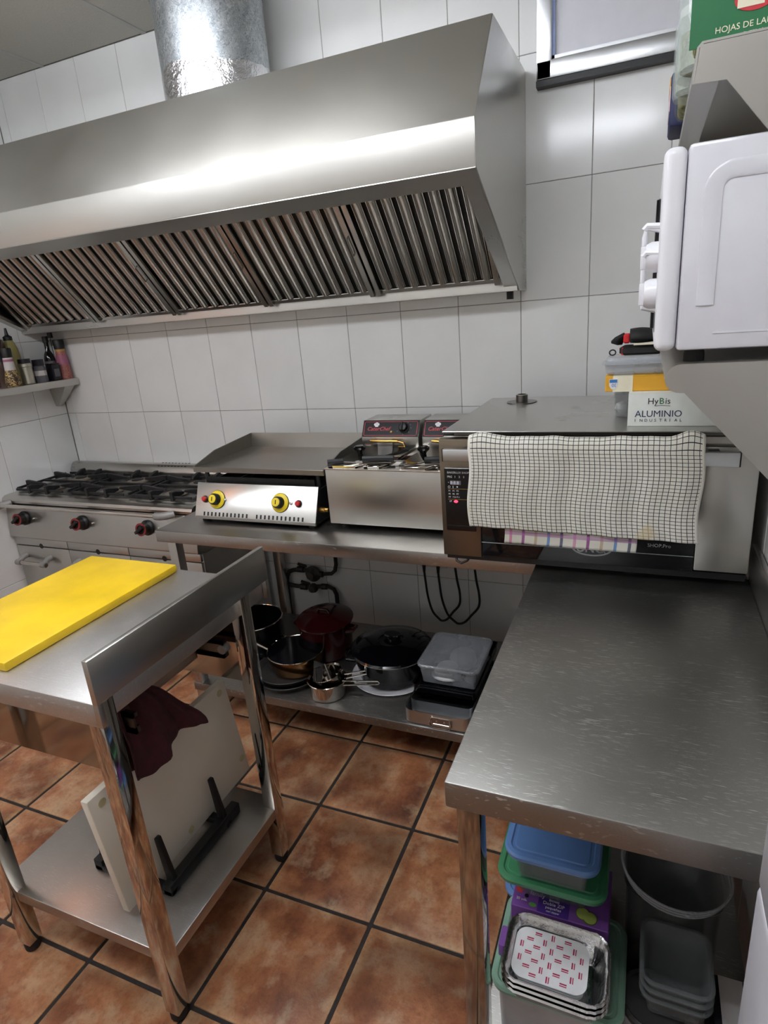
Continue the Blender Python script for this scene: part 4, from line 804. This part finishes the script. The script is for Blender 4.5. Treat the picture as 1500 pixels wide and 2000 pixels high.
MB().sheet(mitt, 20, 10).build('cuff', 'rubber', om, thick=.004)
MB().add([(2.868, -.71, mz + .035), (2.878, -.72, mz + .045), (2.9, -.72, mz + .056), (2.904, -.715, mz + .05), (2.896, -.71, mz + .03), (2.884, -.705, mz + .029)], [(0, 1, 2, 3, 4, 5)]).build('tip', 'rubber', om, thick=.01)
MB().loft([(-.004, 0), (0, .004), (0, .02), (-.004, .025)], .009, .012, .006, (2.908, -.722, mz + .031)).build('red_tab', 'red', om)
B(2.896, 2.9, -.73, -.7, mz + .001, mz + .02).build('red_piping', 'red', om)
B(2.925, 2.985, -.737, -.735, mz + .026, mz + .031).build('label_strip', 'cream', om)
MB().tube([(2.873 + .008 * math.cos(k * PI / 6), -.715, mz + .008 + .007 * math.sin(k * PI / 6)) for k in range(12)], .0018, 6, closed=True).build('hanging_loop', 'dark_cap', om)

# ------------------------------------------------------------------ pots and trays on the lower back shelf
LZ = .165
def pot(prof, cx, cy, z, mat, par, name='body', seg=44, sx=1., sy=1., cap1=False): return MB().lathe(prof, (cx, cy, z), seg, sx, sy, cap1=cap1).build(name, mat, par)
p = thing('stock_pot', 'tall dark stock pot with steel rim behind the centre table', 'pot', (1.385, -.5, LZ))
pot([(.125, 0), (.13, .006), (.13, .185), (.127, .185), (.127, .008), (0, .006)], 1.385, -.5, LZ, 'black_gloss', p); MB().tube([(1.385 + .1295 * math.cos(2 * PI * k / 40), -.5 + .1295 * math.sin(2 * PI * k / 40), LZ + .186) for k in range(40)], .0028, 6, closed=True).build('rim', 'steel_mirror', p)
MB().tube([(1.385 + .128, -.53, LZ + .1), (1.385 + .15, -.53, LZ + .1), (1.385 + .15, -.48, LZ + .1), (1.385 + .126, -.48, LZ + .1)], .006, 8).build('handle', 'steel_mirror', p)
p = thing('red_casserole', 'oval dark red enamel casserole with lid against the back wall', 'casserole', (1.69, -.39, LZ))
pot([(.1, 0), (.112, .012), (.118, .15), (.122, .155), (.122, .16), (.115, .16), (.11, .012), (0, .008)], 1.69, -.39, LZ, 'enamel_red', p, sx=1., sy=1.05)
MB(Matrix.Translation((1.69, -.39, LZ + .158)) @ Matrix.Rotation(.06, 4, 'X')).lathe([(.128, .004), (.129, .010), (.122, .016), (.1, .02), (.06, .034), (0, .04)], seg=44).build('lid', 'enamel_red', p)
MB().tube([(1.66, -.395, LZ + .198), (1.67, -.395, LZ + .212), (1.71, -.395, LZ + .212), (1.72, -.395, LZ + .198)], .008, 10).build('lid_handle', 'enamel_red', p)
for sx in (-1, 1): MB().tube([(1.69 + sx * .115, -.42, LZ + .13), (1.69 + sx * .145, -.41, LZ + .135), (1.69 + sx * .145, -.37, LZ + .135), (1.69 + sx * .115, -.36, LZ + .13)], .008, 8).build('handle', 'enamel_red', p)
for k, (rr, zz, nm) in enumerate(((.142, 0, 'lower of the two stacked grey baking tins under the frying pan'), (.138, .024, 'upper of the two stacked grey baking tins under the frying pan'))):
    p = pot([(rr - .012, zz), (rr, zz + .018), (rr + .006, zz + .024), (rr + .004, zz + .025), (rr - .004, zz + .02), (rr - .016, zz + .004), (0, zz + .003)], 1.62, -.61, LZ, 'cast_iron', None, 'baking_tin'); tag(p, nm, 'baking tin', 'stacked round baking tins'); p.data.materials[0] = M['grey_tin'] if 'grey_tin' in M else M['steel_dark']
p = thing('frying_pan', 'copper coloured deep frying pan with black inside on top of the baking tins', 'frying pan', (1.645, -.585, LZ + .05)); fz = LZ + .0285
pot([(.085, 0), (.1, .006), (.118, .055), (.122, .085), (.119, .086)], 1.645, -.585, fz, 'copper_steel', p, cap1=False)
pot([(.119, .0855), (.115, .055), (.097, .01), (0, .007)], 1.645, -.585, fz, 'enamel_black', p, 'lining', cap1=False)
MB().tube([(1.645 + .1205 * math.cos(2 * PI * k / 40), -.585 + .1205 * math.sin(2 * PI * k / 40), fz + .086) for k in range(40)], .002, 6, closed=True).build('rim', 'steel_mirror', p)
MB().tube([(1.528, -.6, fz + .072), (1.5, -.6, fz + .082), (1.46, -.6, fz + .096), (1.38, -.605, fz + .115)], .0075, 8, r1=.010).build('handle', 'steel_mirror', p)
p = thing('saucepan', 'small shiny steel saucepan holding a second pan with wire handles at the shelf front', 'saucepan', (1.84, -.685, LZ)); sx0, sy0 = 1.842, -.683
pot([(.066, 0), (.072, .005), (.073, .066), (.08, .07), (.078, .072), (.0705, .067), (.069, .008), (0, .006)], sx0, sy0, LZ, 'steel_mirror', p)
T = Matrix.Translation((sx0 + .012, sy0 + .012, LZ + .04)) @ Matrix.Rotation(-.22, 4, 'Y') @ Matrix.Rotation(.12, 4, 'X')
MB(T).lathe([(.045, 0), (.055, .005), (.056, .05), (.062, .053), (.061, .055), (.054, .051), (.052, .008), (0, .006)], seg=36, cap1=False).build('inner_pan', 'steel_mirror', p)
MB().tube([(sx0 - .03, sy0 - .035, LZ + .075), (sx0 - .035, sy0 - .02, LZ + .12), (sx0 - .01, sy0 + .012, LZ + .125), (sx0 + .02, sy0 - .01, LZ + .075)], .004, 6).build('inner_wire', 'steel_dark', p)
MB().hexa([(sx0 - .045, sy0 - .035, LZ + .07), (sx0 + .0, sy0 - .055, LZ + .07), (sx0 + .004, sy0 - .05, LZ + .07), (sx0 - .04, sy0 - .03, LZ + .07), (sx0 - .06, sy0 + .015, LZ + .13), (sx0 - .015, sy0 + .0, LZ + .13), (sx0 - .012, sy0 + .005, LZ + .13), (sx0 - .056, sy0 + .02, LZ + .13)]).build('strap', 'rubber', p)
for dz, dy, ex, ey, ez in ((.06, 0, .215, .02, .075), (.078, .02, .19, .075, .093)):
    a = Vector((sx0 + .07, sy0 + dy, LZ + dz)); b = Vector((sx0 + ex, sy0 + ey, LZ + ez)); o = Vector((0, .0, .011))
    MB().tube([a - o * .9, b - o * .6, b + (b - a).normalized() * .006, b + o * .6, a + o * .9], .0035, 8).build('wire_handle', 'steel_mirror', p)
pl_ = MB().lathe([(.12, 0), (.165, .008), (.172, .014), (.17, .016), (.118, .006), (0, .005)], (2.045, -.487, LZ), 48, cap1=False).build('plate', 'white_plastic'); tag(pl_, 'large white round plate under the black casserole', 'plate')
p = thing('black_casserole', 'wide black enamel casserole with domed lid and steel rim in the middle of the shelf', 'casserole', (2.05, -.49, LZ + .015)); bz = LZ + .0165
pot([(.12, 0), (.14, .01), (.157, .1), (.162, .112), (.158, .113), (.138, .014), (0, .008)], 2.05, -.49, bz, 'enamel_black', p)
MB().tube([(2.05 + .1625 * math.cos(2 * PI * k / 56), -.49 + .1625 * math.sin(2 * PI * k / 56), bz + .115) for k in range(56)], .0035, 6, closed=True).build('rim', 'steel_mirror', p)
MB().lathe([(.168, .117), (.171, .121), (.165, .127), (.148, .130), (.144, .133), (.1, .147), (.055, .152), (.05, .148), (0, .147)], (2.05, -.49, bz), 56).build('lid', 'enamel_black', p)
MB().lathe([(.032, .146), (.03, .158), (.04, .164), (.036, .168), (0, .168)], (2.05, -.47, bz), 28, 1., .6).build('lid_handle', 'enamel_black', p)
for sg, an in ((1, .4), (-1, .4)):
    T = Matrix.Translation((2.05, -.49, bz + .095)) @ Matrix.Rotation(an if sg > 0 else an + PI, 4, 'Z')
    MB(T).tube([(.15, -.05, 0), (.185, -.04, .002), (.195, 0, .002), (.185, .04, .002), (.15, .05, 0)], .007, 8).build('handle', 'enamel_black', p)
# roasting tins on the right of the shelf
def tin(mb, x0, x1, y0, y1, z0, z1, r=.025, t=.002, fl=0.):
    c = ((x0 + x1) / 2, (y0 + y1) / 2, z0); hx, hy, h = (x1 - x0) / 2, (y1 - y0) / 2, z1 - z0
    mb.loft([(-.008, 0), (0, .006), (0, h), (fl, h + .001), (fl, h - .001), (-t, h - .002), (-t, .008), (-.01, t)], hx, hy, r, c, 6, cap1=True); return mb
p = thing('roasting_tin', 'steel roasting tin with a hinged end handle at the front right of the shelf', 'roasting tin', (2.325, -.55, LZ))
tin(MB(), 2.2, 2.452, -.767, -.36, LZ, .224, .03).build('tin', 'aluminium', p)
B(2.31, 2.375, -.7702, -.768, .183, .212).build('handle_plate', 'steel_mirror', p, bevel=.001, seg=1)
MB().tube([(2.308, -.771, .21), (2.303, -.775, .19), (2.312, -.778, .178), (2.378, -.778, .178), (2.385, -.775, .19), (2.38, -.771, .21)], .003, 8).build('handle_ring', 'steel_mirror', p)
for x in (2.328, 2.357): MB().cyl((x, -.772, .198), (x, -.7698, .198), .003, 10).build('rivet', 'silver_lid', p)
p = tin(MB(), 2.206, 2.446, -.715, -.38, LZ + .0085, .232, .02).build('baking_tray', 'aluminium'); tag(p, 'shiny steel tray nested inside the roasting tin', 'tray')
p = tin(MB(), 2.206, 2.446, -.672, -.3, .2335, .272, .012, fl=.004).build('baking_tray', 'enamel_black'); tag(p, 'black enamel baking tray under the clear storage box', 'tray')
p = thing('storage_box', 'clear plastic storage box with lid and white contents on the black tray', 'storage box', (2.325, -.49, .236)); bz = .236
MB().loft([(-.018, 0), (-.012, .004), (.0, .078), (-.0025, .078), (-.015, .006)], .115, .125, .02, (2.325, -.492, bz), cap1=False).build('tub', 'clear_plastic', p)
MB().loft([(.007, .076), (.008, .083), (.004, .0875), (-.012, .0875), (-.018, .0835), (-.024, .0835)], .115, .125, .022, (2.325, -.492, bz)).build('lid', 'clear_plastic', p)
MB().tube([(2.28, -.622, bz + .068), (2.285, -.6275, bz + .066), (2.345, -.6275, bz + .066), (2.35, -.622, bz + .068)], .003, 6).build('clip', 'clear_plastic', p)
MB().lathe([(.03, 0), (.05, .006), (.052, .03), (.04, .05), (0, .055)], (2.31, -.555, bz + .006), 24).build('contents', 'white', p)
MB().tube([(2.31 + .05 * math.cos(k * PI / 8), -.58 + .03 * math.sin(k * PI / 8), bz + .03) for k in range(16)], .008, 8, closed=True).build('contents', 'white', p)
MB().lathe([(.02, 0), (.055, .01), (.05, .04), (.02, .058), (0, .06)], (2.34, -.45, bz + .006), 18, 1., 1.3).build('contents', 'milky', p)

# ------------------------------------------------------------------ gas line and cables on the wall
gp = thing('gas_pipe', 'dark gas pipe with two valves and a regulator low on the back wall', 'gas pipe', (1.42, -.04, LZ))
MB().tube([(1.27, -.03, .03), (1.272, -.03, .3), (1.278, -.03, .335), (1.292, -.03, .362), (1.32, -.03, .375), (1.38, -.03, .385), (1.43, -.04, .375)], .011, 10).build('pipe', 'pipe_paint', gp)
MB().tube([(1.285, -.03, .288), (1.33, -.03, .285), (1.40, -.03, .288), (1.46, -.04, .3), (1.52, -.035, .305), (1.548, -.03, .29), (1.56, -.03, .262), (1.56, -.03, .03)], .011, 10).build('pipe', 'pipe_paint', gp)
MB().tube([(1.44, -.04, .372), (1.5, -.035, .372), (1.545, -.03, .376), (1.566, -.03, .395), (1.576, -.03, .43), (1.578, -.03, .81)], .010, 10).build('pipe', 'pipe_paint', gp)
T = Matrix.Translation((1.445, -.03, .372)) @ Matrix.Rotation(PI / 2, 4, 'X'); rgl = MB(T).lathe([(.036, 0), (.042, .01), (.042, .02), (.026, .034), (.02, .05), (0, .052)], seg=28).build('regulator', 'regulator', gp)
MB().tube([(1.47, -.04, .372), (1.5, -.04, .372)], .016, 8).build('union_nut', 'pipe_paint', gp); MB().tube([(1.485, -.04, .303), (1.515, -.04, .305)], .016, 8).build('union_nut', 'pipe_paint', gp)
for x, z in ((1.368, .384), (1.375, .287)):
    MB().tube([(x - .018, -.032, z), (x + .018, -.032, z)], .017, 8).build('valve_body', 'pipe_paint', gp)
    v = MB(); v.cyl((x, -.032, z + .012), (x, -.04, z + .034), .007, 8); v.hexa([(x - .006, -.05, z + .03), (x + .05, -.056, z + .026), (x + .05, -.05, z + .03), (x - .006, -.04, z + .036), (x - .006, -.05, z + .036), (x + .05, -.056, z + .032), (x + .05, -.05, z + .036), (x - .006, -.04, z + .042)]); v.build('valve_lever', 'pipe_paint', gp)
T = Matrix.Translation((1.44, -.04, .294)) @ Matrix.Rotation(PI / 2, 4, 'X'); MB(T).lathe([(.024, 0), (.026, .012), (.018, .03), (0, .034)], seg=20).build('test_point', 'regulator', gp)
for x, nm in ((2.053, 'left'), (2.121, 'right')):
    sk = thing('wall_socket', 'white wall socket behind the %s plug under the worktop' % nm, 'socket', (x, -.008, .46), 'sockets under the worktop')
    B(x - .032, x + .032, -.02, -.008, .455, .535).build('plate', 'socket_white', sk, bevel=.003); MB().cyl((x, -.0225, .495), (x, -.0205, .495), .021, 24).build('insert', 'socket_white', sk)
for x, x2, zb, xm, nm in ((2.055, 2.206, .205, 2.13, 'left of the two black cables with a plug looping below the worktop'), (2.123, 2.297, .2, 2.21, 'right of the two black cables with a plug looping below the worktop')):
    c = thing('power_cable', nm, 'cable', (x, -.05, .2), 'black power cables')
    pg = MB(); pg.cyl((x, -.024, .495), (x, -.05, .495), .019, 16, r1=.017); pg.tube([(x, -.045, .495), (x, -.06, .48), (x, -.062, .45)], .011, 10, r1=.006); pg.build('plug', 'cable', c)
    h = (x2 - x) / 2
    pts = [(x, -.062, .455), (x + .004, -.062, .40), (x + .012, -.062, .32), (x + h * .4, -.062, zb + .045), (x + h * .75, -.062, zb + .012), (xm, -.062, zb), (xm + h * .35, -.062, zb + .012), (xm + h * .72, -.062, zb + .05), (x2 + .012, -.062, .3), (x2 + .016, -.062, .36), (x2 + .004, -.062, .44), (x2 - .004, -.062, .56), (x2 - .004, -.062, .81)]
    # smooth by Catmull-Rom
    sm = []
    for i in range(len(pts) - 1):
        p0, p1, p2, p3 = (Vector(pts[max(i - 1, 0)]), Vector(pts[i]), Vector(pts[i + 1]), Vector(pts[min(i + 2, len(pts) - 1)]))
        for q in range(5):
            t_ = q / 5; sm.append(.5 * ((2 * p1) + (-p0 + p2) * t_ + (2 * p0 - 5 * p1 + 4 * p2 - p3) * t_ ** 2 + (-p0 + 3 * p1 - 3 * p2 + p3) * t_ ** 3))
    sm.append(Vector(pts[-1])); MB().tube(sm, .0055, 8).build('cord', 'cable', c)

# ------------------------------------------------------------------ containers under the right worktop
def lidded(name, label, cat, cx, cy, z, hx, hy, h, lidmat, tubmat='clear_tub', r=.03, group='food containers under the right worktop', ins=.02):
    t = thing(name, label, cat, (cx, cy, z), group)
    MB().loft([(-ins, 0), (-ins + .006, .005), (-.004 - ins * .3, h - .01), (-.006 - ins * .3, h - .01), (-ins + .003, .007)], hx, hy, r, (cx, cy, z), cap1=False).build('tub', tubmat, t)
    MB().loft([(-.003, h - .014), (.002, h - .013), (.004, h - .004), (0, h), (-.008, h + .001), (-.011, h - .002), (-.016, h - .002), (-.018, h)], hx, hy, r, (cx, cy, z)).build('lid', lidmat, t)
    return t
WZ = .165
lidded('food_container', 'large container with a mint green lid at the bottom of the stack under the worktop', 'container', 2.856, -1.56, WZ, .122, .108, .156, 'mint_lid', 'milky', .03)
ftz = WZ + .158; fcx, fcy = 2.856, -1.632
for k, nm in enumerate(('lowest of the three nested foil trays on the mint green lid', 'middle one of the three nested foil trays on the mint green lid', 'uppermost foil tray with its wide crimped rim holding patterned cardboard lids')):
    z = ftz + k * .014; t = thing('foil_tray', nm, 'foil tray', (fcx, fcy, z), 'nested foil trays')
    MB().loft([(-.028, 0), (-.024, .003), (-.006, .046), (0, .048), (.003, .052), (.0, .055), (-.004, .0525), (-.0085, .046), (-.026, .006), (-.03, .002)], .095, .071, .033, (fcx, fcy, z), 8, cap1=True, wave=.0006).build('tray', 'foil_tray', t)
cz = ftz + .028 + .0045
def pattern(mb, x0, x1, y0, y1, z, r):
    nx, ny = 9, 7
    for i in range(nx):
        for j in range(ny):
            cx, cy = x0 + (i + .5) * (x1 - x0) / nx, y0 + (j + .5) * (y1 - y0) / ny
            ax, ay = abs(cx - (x0 + x1) / 2), abs(cy - (y0 + y1) / 2)
            if (ax > (x1 - x0) / 2 - r and ay > (y1 - y0) / 2 - r * .8) or (i + j) % 2: continue
            if (j + i // 2) % 2:
                for d, w in ((-.002, .0009), (.002, .0013)): mb.box(cx - .0065, cx + .0065, cy + d - w, cy + d + w, z, z + .0002)
            else:
                for d, w in ((-.002, .0013), (.002, .0009)): mb.box(cx + d - w, cx + d + w, cy - .0062, cy + .0062, z, z + .0002)
for k, nm in enumerate(('bottom white cardboard lid of the pile in the foil tray', 'second lowest white cardboard lid in the foil tray', 'white cardboard lid just under the topmost one in the foil tray', 'topmost white cardboard lid with red cutlery print in the foil tray')):
    z = cz + k * .0105; dx = -.01 + random.uniform(-.002, .002); ox, oy = fcx + dx, fcy + k * .0008; t = thing('tray_lid', nm, 'lid', (ox, oy, z), 'cardboard tray lids'); sz_ = -.004 * (3 - k)
    MB().loft([(sz_, 0), (sz_, .0016)], .07, .052, .024, (ox, oy, z), 8).build('card', 'white', t)
    if k == 3: mb = MB(); pattern(mb, ox - .064, ox + .064, oy - .049, oy + .049, z + .0016, .024); mb.build('print', 'magenta', t)
lidded('food_container', 'pale tub with a blue lid half hidden behind the stack at the table leg', 'container', 2.808, -1.345, WZ, .095, .09, .125, 'blue_lid', 'milky', .03)
pc = MB().loft([(0, 0), (.001, .002), (.001, .028), (0, .03)], .0065, .022, .003, (2.744, -1.585, WZ + .1565)).build('small_carton', 'purple'); tag(pc, 'small light purple carton wedged beside the table leg', 'carton')
pb = thing('zip_bag_box', 'purple printed box of zip bags lying between the foil trays and the green lid', 'box', (2.85, -1.47, WZ + .157)); pz = WZ + .158; ph_ = .077
B(2.752, 2.946, -1.548, -1.40, pz, pz + ph_).build('box', 'purple', pb, bevel=.0015, seg=1)
B(2.805, 2.868, -1.5475, -1.42, pz + ph_, pz + ph_ + .0004).build('panel_print', 'purple_dark', pb); tz = pz + ph_ + .0005
tx = MB()
for s_, sz, dy in (('Bolsas', .0085, 0), ('Doble ZIP', .0105, -.0095), ('pequeñas', .0085, -.018), ('con zipper', .0062, -.0255)): tx.text(s_, sz, (2.8365, -1.517 + dy, tz), (1, 0, 0), (0, 1, 0), .0004, 'CENTER')
tx.text('family', .0135, (2.786, -1.513, tz), (1, 0, 0), (0, 1, 0), .0004); tx.text('20 uds.', .008, (2.76, -1.532, tz), (1, 0, 0), (0, 1, 0), .0004); tx.build('lettering', 'white', pb)
MB().lathe([(.008, 0), (.008, .0006)], (2.764, -1.508, tz), 16).build('strawberry_print', 'strawberry', pb); MB().lathe([(.0045, 0), (.0045, .0006)], (2.78, -1.519, tz), 12).build('berry_print', 'black', pb); MB().lathe([(.010, 0), (.010, .0006)], (2.795, -1.536, tz), 14, .8, .5).build('leaf_print', 'leaf', pb)
for x, y in ((2.895, -1.524), (2.909, -1.53)): l = MB().lathe([(.0145, 0), (.0145, .0006 + (x - 2.89) * .02)], (x, y, tz), 24).build('lime_print', 'lime_rim', pb); MB().lathe([(.0128, 0), (.0128, .001 + (x - 2.89) * .02)], (x, y, tz), 24).build('lime_flesh', 'lime', l)
gz = pz + ph_ + .0015
lidded('food_container', 'shallow container with a wide green lid on the purple box', 'container', 2.832, -1.45, gz, .105, .112, .086, 'green_lid', 'clear_tub', .03, ins=.05)
lidded('food_container', 'clear container with a blue lid standing on the green lid', 'container', 2.835, -1.468, gz + .087, .088, .11, .083, 'blue_lid', 'clear_tub', .03, ins=.03)
# right half: clear bowls and tubs
def bowl(name, label, cx, cy, z, r0, r1, h, mat='clear_thin', seg=40):
    t = thing(name, label, 'bowl', (cx, cy, z), 'clear round bowls under the right worktop')
    MB().lathe([(r0, 0), (r0 + .004, .003), (r1 - .002, h - .004), (r1 - .005, h - .004), (r0 + .002, .006), (0, .004)], (cx, cy, z), seg, cap1=False).build('wall', mat, t)
    MB().tube([(cx + r1 * math.cos(2 * PI * k / seg), cy + r1 * math.sin(2 * PI * k / seg), z + h - .003) for k in range(seg)], .0022, 6, closed=True).build('rim', 'clear_plastic', t)
bs = thing('storage_tub', 'dark translucent tub carrying the stack of clear bowls', 'tub', (3.062, -1.43, WZ), 'food containers under the right worktop')
MB().loft([(-.01, 0), (0, .005), (.006, .281), (.003, .281), (-.004, .008)], .082, .062, .03, (3.062, -1.418, WZ), cap1=False).build('tub', 'smoke_tub', bs); MB().loft([(.008, .277), (.01, .283), (.004, .287), (-.01, .2875)], .082, .062, .03, (3.062, -1.418, WZ)).build('lid', 'smoke_tub', bs)
for k, nm in enumerate(('lowest clear round bowl of the stack under the right worktop', 'middle clear round bowl of the stack under the right worktop', 'top clear round bowl with the wide rim below the worktop edge')): bowl('plastic_bowl', nm, 3.058, -1.485 - .004 * k, WZ + .288 + k * .014, .045, .09 + .003 * k, .075)
for k, nm in enumerate(('lowest of the three nested clear rectangular trays', 'middle one of the three nested clear rectangular trays', 'uppermost of the three nested clear rectangular trays')):
    t = MB(); t.loft([(-.016, 0), (-.01, .004), (0, .05), (.006, .051), (.007, .055), (.0, .056), (-.004, .05), (-.013, .007), (-.02, .003)], .056, .062, .02, (3.067, -1.556, WZ + .1375 + k * .021), cap1=True); tag(t.build('clear_tray', 'clear_tub'), nm, 'tray', 'clear rectangular trays')
tk = thing('round_tub', 'round tub with a dark grey lid at the lower right under the worktop', 'tub', (3.034, -1.585, WZ), 'food containers under the right worktop')
MB().lathe([(.055, 0), (.058, .005), (.06, .122), (.057, .122), (.054, .008), (0, .006)], (3.034, -1.578, WZ), 36, cap1=False).build('tub', 'milky', tk)
MB().lathe([(.062, .118), (.0635, .13), (.058, .136), (.054, .132), (0, .132)], (3.034, -1.578, WZ), 40).build('lid', 'dark_lid', tk)
MB(Matrix.Translation((3.03, -1.585, WZ + .132)) @ Matrix.Rotation(-.6, 4, 'Z')).box(-.022, .022, -.003, .003, 0, .0012).build('lid_label', 'label_grey', tk)
cr = thing('carton', 'small creased white and dark carton beside the white refrigerator', 'carton', (3.16, -1.56, WZ)); B(3.135, 3.195, -1.6, -1.5, WZ, WZ + .15).build('box', 'dark_cap', cr, bevel=.003); B(3.148, 3.19, -1.6015, -1.5005, WZ + .03, WZ + .151).build('label', 'label_white', cr)
MB().text('SX', .02, (3.15, -1.602, WZ + .035), (1, 0, 0), (0, 0, 1), .0005).build('print', 'black', cr)
# refrigerator at the right edge
rf = thing('refrigerator', 'white refrigerator side panel at the lower right edge of the picture', 'refrigerator', (3.4, -2.15, 0))
B(3.109, 3.70, -2.45, -1.853, .03, .93).build('lower_cabinet', 'white_gloss', rf, bevel=.006); B(3.109, 3.70, -2.45, -1.853, .934, 1.35).build('upper_cabinet', 'white_gloss', rf, bevel=.006)
B(3.13, 3.69, -2.43, -1.87, .928, .938).build('gap_seal', 'black', rf)
for x in (3.15, 3.66):
    for y in (-2.4, -1.9): MB().cyl((x, y, 0), (x, y, .032), .02, 14).build('foot', 'rubber', rf)
